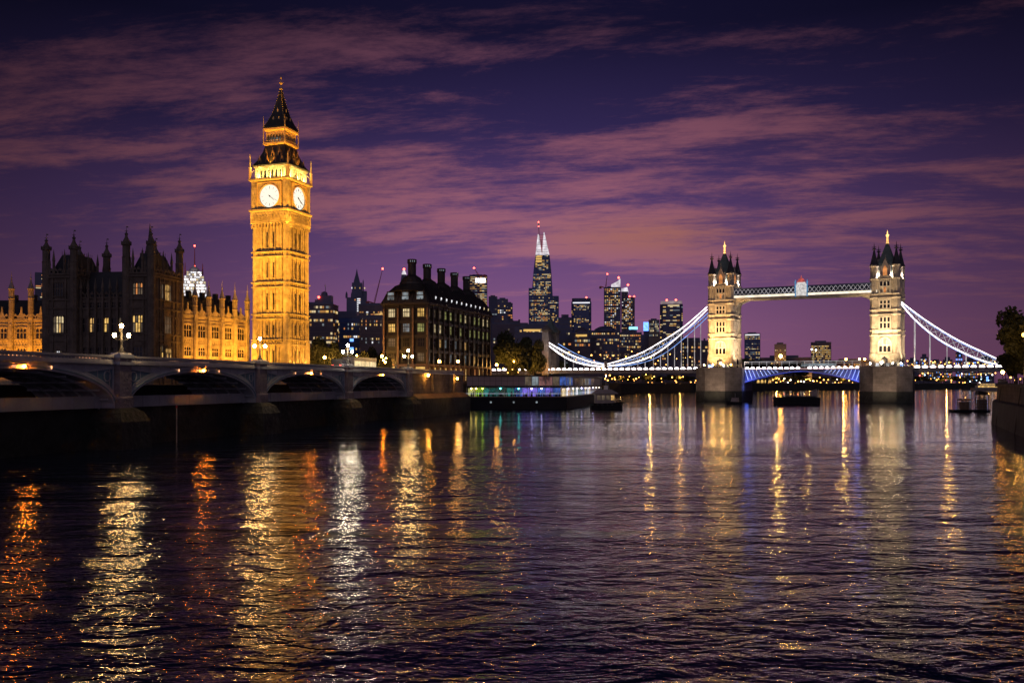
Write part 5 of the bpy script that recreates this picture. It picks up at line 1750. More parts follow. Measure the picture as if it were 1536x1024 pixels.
# decks
ul = UZ(812, 552, -VC)[0]; ur = UZ(1524, 550, -VC)[0]
for xa, xb in ((ul - 30, -9.3), (BL + 9.3, ur + 12)):
    mb = MB(); mb.box(xa, xb, -5.6, 5.6, DZ - 1.7, DZ - .35); mb.box(xa, xb, -5.9, 5.9, DZ - .35, DZ); dk = mb.build('side_deck', M['tb_deck'], tb)
    mb = MB(); mb.box(xa, xb, -5.95, -5.85, DZ + .75, DZ + .9)
    x = xa
    while x < xb: mb.box(x, x + .1, -5.93, -5.87, DZ, DZ + .8); x += .8
    mb.build('railing', M['tb_steel'], dk)
    n = int((xb - xa) / 2.6)
    for i in range(n):
        x = xa + (i + .5) * (xb - xa) / n
        mb = MB(); mb.xz([(x - .95, DZ - .1), (x - .7, DZ + .45), (x, DZ + .62), (x + .7, DZ + .45), (x + .95, DZ - .1)], -6.02, -5.96)
        mb.build('deck_lamp', M['led_deck'], tb)
# bascule span
x0, x1 = 9.3, BL - 9.3; xm = (x0 + x1) / 2
def bz(x):
    f = abs(x - xm) / (xm - x0); return 12.2 - 4.4 * f ** 1.6
mb = MB(); mb.box(x0, x1, -5.9, 5.9, DZ - .45, DZ); bs = mb.build('bascule_deck', M['tb_deck'], tb)
n = 30; xs = [x0 + (x1 - x0) * i / n for i in range(n + 1)]
for v in (-5.4, 5.2):
    vs = []; fs = []
    for x in xs:
        vs += [(x, v, bz(x)), (x, v, DZ - .45), (x, v + .2, bz(x)), (x, v + .2, DZ - .45)]
    for i in range(n):
        a, b = 4 * i, 4 * i + 4; fs += [(a, b, b + 1, a + 1), (a + 2, a + 3, b + 3, b + 2), (a, a + 2, b + 2, b)]
    mb = MB().add(vs, fs); mb.build('bascule_web', M['web_blue'], bs)
    mb = MB(); mb.path([(x, v - .12, bz(x)) for x in xs], .3, .35)
    for i in range(n):
        mb.bar((xs[i], v - .1, DZ - .5), (xs[i + 1], v - .1, bz(xs[i + 1])), .14) if i < n / 2 else mb.bar((xs[i], v - .1, bz(xs[i])), (xs[i + 1], v - .1, DZ - .5), .14)
    mb.build('bascule_truss', M['tb_steel'], bs)
mb = MB()
for i in list(range(0, 9)) + list(range(n - 9, n)):
    k = i if i < n / 2 else n - 1 - i
    if k % 1 == 0:
        a, b = xs[i], xs[i + 1]
        if i < n / 2: mb.bar((a + .2, -5.6, DZ - .7), (b, -5.6, bz(b) + .3), .34 - .028 * k, .06)
        else: mb.bar((a, -5.6, bz(a) + .3), (b - .2, -5.6, DZ - .7), .34 - .028 * k, .06)
mb.path([(x, -5.62, bz(x) + .05) for x in xs[:8]], .08, .28); mb.path([(x, -5.62, bz(x) + .05) for x in xs[-8:]], .08, .28)
mb.build('blue_light', M['led_bluewhite'], bs)
mb = MB(); mb.path([(x, -5.64, bz(x) - .22) for x in xs], .06, .14); mb.build('blue_strip', M['led_blue'], bs)
for u, s in ((x0, 1), (x1, -1)):
    spot(tbw((u + s * 1.0, -9.5, 6.5)), tbw((u + s * 5, -5.4, 10)), 1500, (.05, .09, 1.0), 120, .9, 1.2)
    point(tbw((u + s * 1.2, -7.5, 5.5)), 130, (.10, .18, 1.0), .8)
nb2 = 20
for i in range(nb2):
    if i == nb2 // 2: continue
    x = x0 + (i + .5) * (x1 - x0) / nb2
    mb = MB(); mb.xz([(x - .8, DZ - .15), (x - .5, DZ + .35), (x, DZ + .5), (x + .5, DZ + .35), (x + .8, DZ - .15)], -6.02, -5.96); mb.build('deck_lamp', M['led_deck'], tb)
mb = MB(); mb.box(x0, x1, -6.0, -5.93, DZ - .42, DZ - .2); mb.build('deck_strip', M['led_pink'], bs)
mb = MB(); mb.bar((x0, -5.8, 15.9), (x1, -5.8, 15.9), .14); mb.bar((x0, -5.8, 15.2), (x1, -5.8, 15.2), .06)
for i in range(16): x = x0 + (x1 - x0) * i / 15; mb.bar((x, -5.8, DZ), (x, -5.8, 15.9), .09)
mb.build('railing', M['rail_white'], bs)
mb = MB(); mb.box(xm, xm + 13, -5.75, -5.7, 13.9, 15.0); mb.build('lit_screen', M['win_cool'], bs)
# abutment towers
au = UZ(826, 550, 0)[0]
mb = MB()
for v in (-4.6, 4.6):
    mb.box(au - 1.6, au + 1.6, v - 1.6, v + 1.6, LZ - 1, 30.2)
    mb.frus((au, v, 0), [(1.9, 30.2), (2.1, 30.5), (2.1, 31.2), (1.6, 31.3), (1.0, 32.4), (.05, 33.4)])
mb.box(au - 1.3, au + 1.3, -3.0, 3.0, 22, 26); mb.xz([(au - 1.3, 26), (au + 1.3, 26), (au, 29)], -3.0, 3.0)
at_ = mb.build('abutment_tower', M['tb_pier'], tb)
MB().frus((au, 0, 0), [(2.6, 30.2), (.4, 36), (.1, 39)]).build('abutment_roof', M['tb_lead'], tb)
point(tbw((au + 5, -9, 16)), 350, (1, .75, .5), .3)
for v in (-4.6, 4.6):
    mb = MB(); mb.box(ur + 8, ur + 11, v - 1.6, v + 1.6, 6, 24); mb.frus((ur + 9.5, v, 0), [(1.8, 24), (1.9, 24.5), (.05, 27)]); mb.build('abutment_tower', M['tb_stone'], tb)
mb = MB(); mb.box(ur + 6, ur + 30, -6.2, 6.2, -2, DZ - 1.75); mb.box(ul - 40, ul - 4, -6.4, 6.4, -2, DZ - 1.75); mb.build('approach', M['tb_pier'], tb)

# ------------------------------------------------------------------ skyline
UNIT = {}
def unit(mk):
    if mk not in UNIT:
        UNIT[mk] = MB().box(-.5, .5, -.12, .0, 0, 1).mesh('window', M[mk])
    return UNIT[mk]
PALW = ['win_warm', 'win_gold', 'win_pale', 'win_pale', 'win_dim', 'win_amber', 'win_cool']
PALM = ['win_warm', 'win_gold', 'win_pale', 'win_white', 'win_orange', 'win_dim', 'win_cool', 'win_amber']
def facade_windows(root, w_, z0, z1, cols, rows, dens, pal, rnd, y=0.0, x0=None, wide=.6, cap=70, T=None, tall=.5):
    if cols > 3: cols, rows = int(cols * 1.45), int(rows * 1.3)
    x0 = -w_ / 2 if x0 is None else x0
    cw, rh = w_ / cols, (z1 - z0) / rows
    cells = [(c, r) for c in range(cols) for r in range(rows)]
    rw = [rnd.random() ** 1.8 + .05 for _ in range(rows)]; cwt = [rnd.random() + .25 for _ in range(cols)]
    cells = sorted(cells, key=lambda q: -rnd.random() * rw[q[1]] * cwt[q[0]])
    cells = cells[:int(len(cells) * min(1, dens * 1.2))]
    rnd.shuffle(cells)
    rest = cells[cap:]
    if rest:
        # beyond the individually built panes: the remaining small ones as one object
        mb = MB(); mats = sorted(set(pal)); idx = []
        if T is not None: mb.T = T.copy()
        for c, r in rest:
            ww = cw * wide * rnd.choice([1, 1, 1, 1.4]); hh = rh * tall
            lx, lz = x0 + (c + .5) * cw, z0 + (r + .3) * rh
            ww = min(ww, 2 * min(lx - x0, x0 + w_ - lx))
            mb.box(lx - ww / 2, lx + ww / 2, y - .12, y - .01, lz, lz + hh)
            idx += [mats.index(rnd.choice(pal))] * 6
        o = mb.build('window', [M[k] for k in mats], root)
        for p, q in zip(o.data.polygons, idx): p.material_index = q
        o['kind'] = 'stuff'
    for c, r in cells[:cap]:
        ww = cw * wide * rnd.choice([1, 1, 1, 1.5]); hh = rh * tall
        lx, lz = x0 + (c + .5) * cw, z0 + (r + .3) * rh
        ww = min(ww, 2 * min(lx - x0, x0 + w_ - lx))
        o = bpy.data.objects.new('window', unit(rnd.choice(pal)))
        COL.objects.link(o); o.parent = root
        if T is None:
            o.location = (lx, y - .02, lz)
        else:
            o.location = T @ Vector((lx, y - .02, lz)); o.rotation_euler = T.to_euler()
        o.scale = (ww, 1, hh)
def tower(label, x0, x1, ytop, Y, cols, rows, dens, pal, wallm='tower_wall', depth=None, rot=0, ybase=None, name='office_tower', cap=70, wide=.6, tall=.5, side=True, cat='tower', seed=0, top=None):
    if x0 > 830: Y = max(Y, shoreY(x1, 45))
    w_ = (x1 - x0) * Y / F; xc = (x0 + x1) / 2
    zt = PZ(ytop, Y); zb = LZ - .5
    zb2 = zb if ybase is None else max(zb, PZ(ybase, Y))
    ray = -math.degrees(math.atan2((xc - 768), F))
    depth = depth or w_ * .8
    ww = w_ / (math.cos(R(abs(rot))) + (depth / w_) * math.sin(R(abs(rot)))) if rot else w_
    root = thing(name, label, cat, (PX(xc, Y), Y, 0), ray + rot)
    mb = MB(); mb.box(-ww / 2, ww / 2, 0, depth, zb, zt)
    # slab edges and mullion relief
    wl = mb.build('wall', M[wallm], root)
    mb = MB(); rh = (zt - zb2) / rows
    for r in range(rows + 1):
        z = zb2 + r * rh
        mb.box(-ww / 2 - .12, ww / 2 + .12, -.14, depth + .1, z - rh * .09, z + rh * .02)
    mb.build('floor_band', M['concrete'] if wallm != 'tower_blue' else M['tower_wall'], wl)
    mb = MB(); mb.box(-ww * .3, ww * .25, depth * .2, depth * .8, zt, zt + rh * .9); mb.box(-ww / 2, ww / 2, -.1, .2, zt, zt + .9); mb.build('roof_plant', M['tower_wall'], wl)
    rnd = random.Random(int(x0 * 7 + ytop) + seed)
    facade_windows(root, ww * .94, zb2, zt - rh * .2, cols, rows, dens, pal, rnd, 0, -ww * .47, wide, min(cap, 60), None, tall)
    if rot and side:
        s = 1 if rot < 0 else -1
        # visible side face
        if rot < 0:
            T = Matrix.Translation((ww / 2, 0, 0)) @ Matrix.Rotation(R(90), 4, 'Z')
        else:
            T = Matrix.Translation((-ww / 2, depth, 0)) @ Matrix.Rotation(R(-90), 4, 'Z')
        facade_windows(root, depth * .94, zb2, zt - rh * .2, max(2, cols // 2), rows, dens, pal, rnd, 0, depth * .03, wide, cap // 3, T, tall)
    return root, ww, depth, zt, rh
def warn(root, x, y, z, r=1.0):
    return MB().ball((x, y, z), r, 8, 6).build('warning_light', M['red_light'], root)

# left group, between the clock tower and the chimneys
o, w_, d_, zt, rh = tower('purple grey office block with rows of warm windows just right of the clock tower', 460, 503, 456, 400, 8, 9, .30, PALW, 'tower_wall2', rot=-14, ybase=530, wide=.85, name='office_block', cat='building')
MB().box(-2, 4, 2, 6, zt, zt + 4).lathe((.5, 4, 0), [(1.6, zt + 4), (1.3, zt + 5.5), (.1, zt + 6)], 8).tube((1, 4, zt + 5), (1, 4, zt + 9), .12).build('plant_room', M['tower_wall'], o); warn(o, -1.4, 1.6, zt + 3.2, .5)
o, w_, d_, zt, rh = tower('bluish office block with two vivid blue windows between clock tower and building with chimneys', 500, 545, 476, 430, 9, 9, .22, PALM + ['win_cool'], 'tower_blue', rot=-8, ybase=545, wide=.55, name='office_block', cat='building')
MB().box(-w_ * .4, w_ * .3, 1, 9, zt + .1, zt + 3).build('plant_room', M['tower_wall'], o)
for z in (PZ(512, 430), PZ(525, 430)): inst('window', unit('win_blue'), o, (1.6, -.06, z), 0, (1.7, 1, 1.3))
tower('long brownish apartment block with scattered small lit windows behind the low orange trees', 540, 590, 478, 420, 11, 10, .20, PALM, 'tower_wall2', rot=0, ybase=548, wide=.4, name='apartment_block', cat='building')
tower('low dark block with a saucer shaped orange light on its roof left of the chimneys', 536, 586, 458, 520, 9, 9, .14, PALM, 'tower_wall2', rot=-6, ybase=500, name='office_block', cat='building')
t = thing('roof_light', 'orange glowing saucer on the flat roof behind the low orange trees', 'light', P(568, 471, 500) + Vector((0, 9, 0)))
MB().lathe((0, 0, -1.2), [(.6, 0), (.6, .9), (3.6, 1.2), (3.6, 1.9), (.8, 2.3), (.5, 3.2), (.1, 3.4)], 16).build('canopy', M['win_warm'], t)
MB().tube((0, 0, -7), (0, 0, -1.2), .5).build('post', M['concrete'], t)
# gothic-looking tower with spire
Yg = 720
gt = thing('stepped_tower', 'stepped dark tower with a sharp spire and one bright vertical strip of windows', 'tower', (PX(535, Yg), Yg, 0), 8)
s_ = Yg / F
mb = MB(); mb.box(-15 * s_, 15 * s_, 0, 14, LZ, PZ(446, Yg)); mb.box(-7 * s_, 8 * s_, -.5, 13, PZ(446, Yg), PZ(424, Yg)); mb.box(6 * s_, 15 * s_, 1, 12, PZ(446, Yg), PZ(436, Yg))
mb.frus((0, 5, 0), [(5 * s_, PZ(424, Yg)), (4.2 * s_, PZ(420, Yg)), (1.6 * s_, PZ(410, Yg)), (.2 * s_, PZ(402, Yg))])
for x in (-15, -7, 8): mb.lathe((x * s_, .5, 0), [(.9, PZ(447, Yg)), (.8, PZ(441, Yg)), (.1, PZ(437, Yg))], 6)
mb.lathe((9.5 * s_, 3, 0), [(.5, PZ(436, Yg)), (.45, PZ(422, Yg)), (.05, PZ(418, Yg))], 6)
mb.build('wall', M['tower_wall'], gt)
for i in range(9): inst('window', unit('win_white'), gt, (3 * s_, -.6 if i > 9 else -.1, PZ(473 - i * 3, Yg)), 0, (2.6, 1, .8))
facade_windows(gt, 26 * s_, LZ + 30, PZ(430, Yg), 8, 16, .16, PALM, random.Random(5), -.55, -13 * s_, .5, 30)
# cranes
def crane(label, px, py0, px1, py1, Y, rz=0):
    t = thing('tower_crane', label, 'crane', (PX(px, Y), Y, 0), rz)
    zb, zm = LZ, PZ(py0, Y); tip = Vector((PX(px1, Y) - PX(px, Y), 0, PZ(py1, Y)))
    mb = MB()
    for sx in (-.8, .8):
        for sy in (-.8, .8): mb.bar((sx, sy, zb), (sx, sy, zm), .22)
    nn = 16
    for i in range(nn):
        z0, z1 = zb + (zm - zb) * i / nn, zb + (zm - zb) * (i + 1) / nn; s = .8 if i % 2 else -.8
        mb.bar((-s, -.8, z0), (s, -.8, z1), .14); mb.bar((-s, .8, z0), (s, .8, z1), .14)
    mb.build('mast', M['crane'], t)
    mb = MB(); b = Vector((0, 0, zm))
    off = Vector((0, .7, 0)); up = Vector((-.6 if tip.x > 0 else .6, 0, 1.2))
    for q in (off, -off, up): mb.bar(b + q, tip, .2)
    for i in range(14):
        f = i / 14; g = (i + 1) / 14
        mb.bar((b + off) * (1 - f) + tip * f, (b + up) * (1 - g) + tip * g, .13); mb.bar((b - off) * (1 - f) + tip * f, (b + up) * (1 - g) + tip * g, .13)
    mb.build('jib', M['crane'], t)
    cj = Vector((-5 if tip.x > 0 else 5, 0, zm + 1.5))
    MB().bar(b, cj, 1.0, .8).cbox((cj.x, 0, cj.z - 1), 2, 2, 2).build('counter_jib', M['crane'], t)
    MB().ball(tip, .7, 8, 6).build('warning_light', M['red_light'], t)
    return t
crane('red luffing crane with raised jib left of the tallest chimney', 562, 455, 574, 403, 640)
crane('thin red crane rising behind the chimneys beside the tower with a white sign', 718, 415, 711, 402, 720)
crane('red crane with long mast standing against the left of the pair of lit towers', 909, 432, 911, 411, 820)
# white spire peeping between the chimneys
t = thing('spire', 'slim white lit spire peeping out left of the tallest chimney', 'spire', (PX(606, 760), 760, 0))
MB().frus((0, 0, 0), [(3.6, LZ), (3.2, PZ(430, 760)), (1.6, PZ(410, 760)), (.5, PZ(405, 760))]).build('wall', M['tower_wall'], t)
MB().frus((0, 0, 0), [(2.2, PZ(420, 760)), (1.65, PZ(410, 760)), (.6, PZ(405, 760))]).build('lit_tip', M['led_tip'], t); warn(t, 0, 0, PZ(403.5, 760), .9)
# white scaffolded dome tower behind the palace wing
Yd = 520; s_ = Yd / F
dt = thing('dome_tower', 'brightly white lit terraced tower with dome and masts behind the golden palace wing', 'tower', (PX(291, Yd), Yd, 0), 18)
mb = MB()
for i, (hw, y0, y1) in enumerate(((20, 470, 440), (18.5, 440, 430), (17, 430, 421), (14.5, 421, 413), (11, 413, 406))):
    mb.box(-hw * s_, hw * s_, i * .8, 14 - i * .8, PZ(y0, Yd), PZ(y1, Yd))
mb.box(-20 * s_, 20 * s_, 0, 14, LZ, PZ(470, Yd))
mb.lathe((0, 7, 0), [(3.0, PZ(406, Yd)), (2.8, PZ(402, Yd)), (1.6, PZ(399, Yd)), (.6, PZ(396, Yd))], 12)
mb.build('wall', M['white_paint'], dt)
mb = MB(); mb.tube((.2, 7, PZ(397, Yd)), (.2, 7, PZ(366, Yd)), .35, .12); mb.tube((-13 * s_, 6, PZ(410, Yd)), (-13 * s_, 6, PZ(392, Yd)), .4, .12); mb.tube((12 * s_, 6, PZ(410, Yd)), (12 * s_, 6, PZ(393, Yd)), .5, .12)
mb.build('mast', M['crane'], dt); warn(dt, .2, 7, PZ(366, Yd), .5); warn(dt, .2, 6.8, PZ(398, Yd), .8)
rd = random.Random(9)
for i, (hw, y0, y1, dep) in enumerate(((20, 452, 440, 0), (18.5, 440, 430, .8), (17, 430, 421, 1.6), (14.5, 421, 413, 2.4), (11, 413, 406, 3.2))):
    facade_windows(dt, hw * 1.9 * s_, PZ(y0, Yd), PZ(y1, Yd), int(hw * .55), 2, .62, ['win_white', 'win_pale', 'win_white', 'led_white'], rd, dep, -hw * .95 * s_, .75, 16, None, .55)
spot(P(281, 440, Yd - 18), P(291, 420, Yd), 5000, (1, .86, .72), 70, .8, .5)
# block at the far left edge of the dark palace
tower('narrow dark tower with three lit floors just left of the dark palace block', 54, 78, 411, 560, 3, 14, .25, ['win_pale', 'win_orange'], 'tower_wall', ybase=450, cap=9, wide=.9)
# tower with the bright white sign behind the chimneys
o, w_, d_, zt, rh = tower('tall office tower with banded lit floors and glaring white sign behind the chimneys', 703, 732, 414, 720, 5, 20, .62, PALW, 'tower_wall', rot=6, ybase=480, wide=.95, cap=64, tall=.4)
inst('sign', unit('sign_white'), o, (1.6, -.3, PZ(424, 720)), 0, (8.0, 1, 3.6))
tower('slim dark tower with a small cap and mast right of the banded tower', 733, 746, 446, 780, 3, 14, .14, ['win_cool', 'win_dim'], 'tower_wall', ybase=500, cap=12)
o, w_, d_, zt, rh = tower('dark stepped office tower with lit upper floors left of the tall glass spire', 746, 762, 450, 700, 4, 12, .32, PALM, 'tower_wall', ybase=500, cap=20)
tower('low dark office tower with amber windows beside the stepped one', 760, 769, 456, 720, 3, 12, .35, ['win_warm', 'win_orange'], 'tower_wall', ybase=500, cap=14)
# the tapering glass tower
Ys = 900; s_ = Ys / F
sh = thing('glass_spire_tower', 'tallest tapering glass skyscraper with white lit split tip and antenna', 'skyscraper', (PX(812.5, Ys), Ys, 0), -4)
def zz_(y): return PZ(y, Ys)
mb = MB(); mb.rfrus([(-19 * s_, 17 * s_, 0, 24, LZ), (-15 * s_, 16 * s_, 2, 22, zz_(440)), (-12.5 * s_, 14 * s_, 4, 20, zz_(405)), (-9.8 * s_, 11.5 * s_, 6, 18, zz_(381))])
mb.box(-19.5 * s_, -9 * s_, -1, 20, LZ, zz_(432)); mb.box(9 * s_, 25.5 * s_, -1, 20, LZ, zz_(444))
mb.build('wall', M['tower_blue'], sh)
mb = MB()
mb.add([(-9.6 * s_, 6, zz_(381)), (.1 * s_, 5.6, zz_(381)), (-4.6 * s_, 10, zz_(349)), (-6.6 * s_, 10, zz_(349)), (-9.6 * s_, 8, zz_(381)), (.1 * s_, 8, zz_(381))], [(0, 1, 2, 3), (4, 3, 2, 5), (0, 3, 4), (1, 5, 2), (0, 4, 5, 1)])
mb.add([(.4 * s_, 5.6, zz_(381)), (11.3 * s_, 6, zz_(381)), (3.6 * s_, 10, zz_(346)), (2.4 * s_, 10, zz_(346)), (.4 * s_, 8, zz_(381)), (11.3 * s_, 8, zz_(381))], [(0, 1, 2, 3), (4, 3, 2, 5), (0, 3, 4), (1, 5, 2), (0, 4, 5, 1)])
mb.build('lit_tip', M['led_tip'], sh)
mb = MB()
for i in range(9):
    y = 380 - i * 3.6
    mb.bar((-9 * s_ + i * .5, 5.5, zz_(y)), (10 * s_ - i * .5, 5.5, zz_(y)), .25)
mb.tube((-2.6 * s_, 10, zz_(381)), (-5.5 * s_, 10, zz_(330)), .5, .2); mb.bar((0, 9, zz_(381)), (-1.5 * s_, 9, zz_(358)), .8)
mb.build('antenna', M['crane'], sh); warn(sh, -5.4 * s_, 10, zz_(330.5), .7); warn(sh, -5.1 * s_, 10, zz_(337), .6)
rd = random.Random(21)
facade_windows(sh, 27 * s_, zz_(484), zz_(434), 10, 17, .42, PALW + ['win_orange'], rd, -1.05, -18 * s_, .8, 44, None, .45)
facade_windows(sh, 26 * s_, zz_(440), zz_(408), 7, 11, .40, PALW, rd, 1.6, -12.5 * s_, .8, 18, None, .45)
facade_windows(sh, 19 * s_, zz_(405), zz_(382), 5, 8, .40, PALW, rd, 3.6, -9.5 * s_, .9, 14, None, .45)
facade_windows(sh, 15 * s_, zz_(484), zz_(446), 5, 13, .35, PALW, rd, -1.05, 10 * s_, .7, 14, None, .45)
facade_windows(sh, 9 * s_, zz_(397), zz_(382), 3, 4, .95, ['win_gold'], rd, 5.2, -9.2 * s_, .95, 12, None, .7)
# rounded blue tower
def round_tower(label, x0, x1, ytop, Y, wallm, topm, dens, pal, cols, rows, ybase, cap, seed):
    Y = max(Y, shoreY(x1, 60))
    w_ = (x1 - x0) * Y / F; xc = (x0 + x1) / 2
    t = thing('office_tower', label, 'tower', (PX(xc, Y), Y, 0), -math.degrees(math.atan2(xc - 768, F)))
    zt = PZ(ytop, Y); h = w_ / 2; c = h * .25
    poly = [(-h + c, 0), (h - c, 0), (h, c), (h, w_ - c), (h - c, w_), (-h + c, w_), (-h, w_ - c), (-h, c)]
    MB().prism(poly, LZ, zt - 3).build('wall', M[wallm], t)
    q = [(x * .94, (y - h) * .94 + h) for x, y in poly]
    MB().prism(q, zt - 3, zt).build('crown', M[topm], t)
    rd = random.Random(seed)
    facade_windows(t, (w_ - 2 * c), PZ(ybase, Y), zt - 5, cols, rows, dens, pal, rd, 0, -h + c, .8, cap, None, .5)
    T = Matrix.Translation((h - c, 0, 0)) @ Matrix.Rotation(R(45), 4, 'Z')
    facade_windows(t, c * 1.41, PZ(ybase, Y), zt - 5, 2, rows, dens * .8, pal, rd, 0, 0, .7, 10, T, .5)
    T = Matrix.Translation((-h, c, 0)) @ Matrix.Rotation(R(-45), 4, 'Z')
    facade_windows(t, c * 1.41, PZ(ybase, Y), zt - 5, 2, rows, dens * .8, pal, rd, 0, 0, .7, 10, T, .5)
    mb = MB(); n = rows
    for i in range(n): 
        z = PZ(ybase, Y) + (zt - 3 - PZ(ybase, Y)) * i / n
        mb.prism([(x * 1.006, (y - h) * 1.006 + h) for x, y in poly], z - .3, z + .15)
    mb.build('floor_band', M['tower_wall'], t)
    return t, h, zt
t, h, zt = round_tower('dark blue rounded tower with a pale band at its top right of the glass spire', 857, 887, 447, 800, 'tower_blue', 'tower_wall', .22, PALW, 8, 16, 495, 34, 4)
inst('top_strip', unit('win_white'), t, (0, -.1, zt - 4.6), 0, (h * 1.7, 1, 1.0)); warn(t, h * .5, 2, zt + .6, .8)
t, h, zt = round_tower('dark rounded tower with pale crown and two red lamps nearest the left bridge tower', 990, 1024, 451, 760, 'tower_wall', 'tower_crown', .30, PALW, 4, 14, 505, 30, 6)
inst('top_strip', unit('win_pale'), t, (2, -.1, zt - 5.2), 0, (h * 1.0, 1, 1.3)); warn(t, -h * .4, 3, zt + 1, .9); warn(t, h * .4, 3, zt + 1, .9)
# pair of slim lit towers
o, w_, d_, zt, rh = tower('taller of two slim towers covered in warm lit windows with a white slanted top', 906, 931, 432, 800, 6, 20, .48, PALM, 'tower_wall', ybase=500, cap=70, wide=.62)
mb = MB(); mb.xz([(-1, zt + .9), (7, zt + .9), (7, zt + 8.5), (4.5, zt + 6), (-1, zt + 3.2)], 1, 9); mb.build('lit_top', M['led_tip'], o); warn(o, 5.5, 1, zt + 9.2, .9)
o, w_, d_, zt, rh = tower('shorter of two slim lit towers with stepped top and red lamps', 932, 952, 447, 820, 5, 18, .45, PALM, 'tower_wall2', ybase=500, cap=60, wide=.6)
mb = MB(); mb.box(-w_ / 2, 0, .5, 8, zt, zt + 6); mb.build('upper_step', M['tower_wall2'], o); mb = MB(); mb.xz([(-w_ / 2, zt + 6), (0.4, zt + 6), (-.6, zt + 10), (-w_ / 2, zt + 8.6)], .4, 8); mb.build('lit_top', M['led_tip'], o); warn(o, 0, 1, zt + 12, .9); warn(o, 1.6, 1, zt + 1.4, .9); warn(o, w_ / 2 - .6, 1, zt + 1.4, .8)
tower('small pale cylinder fronted block left of the rounded tower with red lamps', 973, 989, 481, 700, 6, 6, .5, ['win_cool', 'win_pale'], 'concrete', ybase=505, cap=16, wide=.4, tall=.8, name='office_block', cat='building')
t = thing('billboard', 'vivid blue lit billboard among roofs left of the rounded tower with red lamps', 'billboard', (PX(969, 790), 790, 0))
MB().box(-2.2, 2.6, 0, .5, PZ(496, 790), PZ(483, 790)).build('panel', M['win_blue'], t); MB().box(-2.0, 2.4, .5, 1, LZ, PZ(496, 790)).build('post', M['tower_wall'], t)
t = thing('billboard', 'pale blue lit roof sign below the pair of slim towers', 'billboard', (PX(950, 755), 755, 0))
MB().box(-3.6, 3.6, 0, .5, PZ(494, 755), PZ(490, 755)).build('panel', M['sign_cyan'], t); MB().box(-3, 3, .5, 1, LZ, PZ(494, 755)).build('post', M['tower_wall'], t)
# low blocks in front of the towers
LOW = [
    ('low dark roofed block below the slim dark towers right of the chimneys', 738, 792, 486, 600, 10, 7, .12, 'tower_wall2', 530),
    ('broad dark block with a lit orange eave at the foot of the glass spire', 772, 838, 492, 560, 9, 5, .16, 'tower_wall', 530),
    ('plain tall dark block just right of the foot of the glass spire', 838, 858, 478, 620, 5, 8, .06, 'tower_wall', 540),
    ('domed roof block with glowing amber band below the rounded blue tower', 858, 886, 500, 600, 6, 5, .3, 'tower_wall2', 540),
    ('long dark block with one lit row right of the abutment of the white bridge', 842, 905, 512, 560, 10, 5, .22, 'tower_wall2', 548),
    ('gabled dark block with lit window rows below the pair of slim towers', 886, 930, 497, 590, 10, 7, .40, 'tower_wall', 540),
    ('flat roofed office block with bright window rows behind the white suspension chain', 926, 962, 500, 560, 9, 7, .55, 'tower_wall', 540),
    ('long plain dark block close behind the low point of the white chain', 880, 960, 527, 520, 12, 3, .12, 'tower_wall2', 552),
    ('dark block with amber windows under the rising white chain', 958, 1000, 503, 600, 9, 7, .25, 'tower_wall', 545),
    ('low dark block with many amber windows left of the stone bridge tower', 1000, 1066, 512, 640, 13, 6, .30, 'tower_wall2', 550),
]
for lb, x0, x1, yt, Y, c, r_, dn, wm, yb in LOW:
    o, w_, d_, zt, rh = tower(lb, x0, x1, yt, Y, c, r_, dn, PALW + ['win_orange'], wm, ybase=yb, depth=16, name='office_block', cat='building', cap=40, wide=.6)
    rr_ = random.Random(x0)
    mb = MB()
    for q in range(4):
        x = rr_.uniform(-w_ * .45, w_ * .35); mb.box(x, x + rr_.uniform(1, w_ * .15), 2, 8, zt, zt + rr_.uniform(1, 4))
    if x0 in (858, 886): mb.lathe((0, 6, 0), [(w_ * .42, zt), (w_ * .36, zt + 2.2), (w_ * .2, zt + 4), (.2, zt + 4.6)], 12)
    mb.build('roof_structure', M[wm], o)
    if x0 in (772, 858): inst('eave_light', unit('win_gold'), o, (0, -.2, zt - 2.0), 0, (w_ * .6, 1, 1.3))
# beyond the bascule span
o, w_, d_, zt, rh = tower('blue glass tower with a white top edge right of the left bridge tower', 1117, 1140, 501, 820, 8, 12, .42, PALW + ['win_cool'], 'tower_blue', ybase=540, cap=44, wide=.6)
inst('top_strip', unit('win_white'), o, (0, -.2, zt - 1.2), 0, (w_ * .9, 1, 1.0))
tower('small dark block beside the blue glass tower above the bascule railing', 1162, 1179, 517, 900, 5, 7, .22, PALW, 'tower_wall', ybase=545, cap=12)
tower('warm lit square apartment tower in the middle above the bascule span', 1217, 1246, 514, 850, 9, 9, .55, ['win_pale', 'win_gold', 'win_warm'], 'tower_wall2', ybase=548, cap=56, wide=.55)
tower('low dark roofs with few lights right of the blue glass tower', 1140, 1216, 537, 1000, 14, 3, .25, PALM, 'tower_wall2', ybase=552, cap=14, name='row_of_roofs', cat='building')
tower('low blocks with orange street glow left of the right bridge tower', 1246, 1310, 541, 1000, 12, 3, .3, ['win_orange', 'win_warm'], 'tower_wall2', ybase=552, cap=14, name='office_block', cat='building')
rr_ = random.Random(77)
far_l = ['first', 'second', 'third', 'fourth', 'fifth', 'sixth', 'seventh', 'eighth']
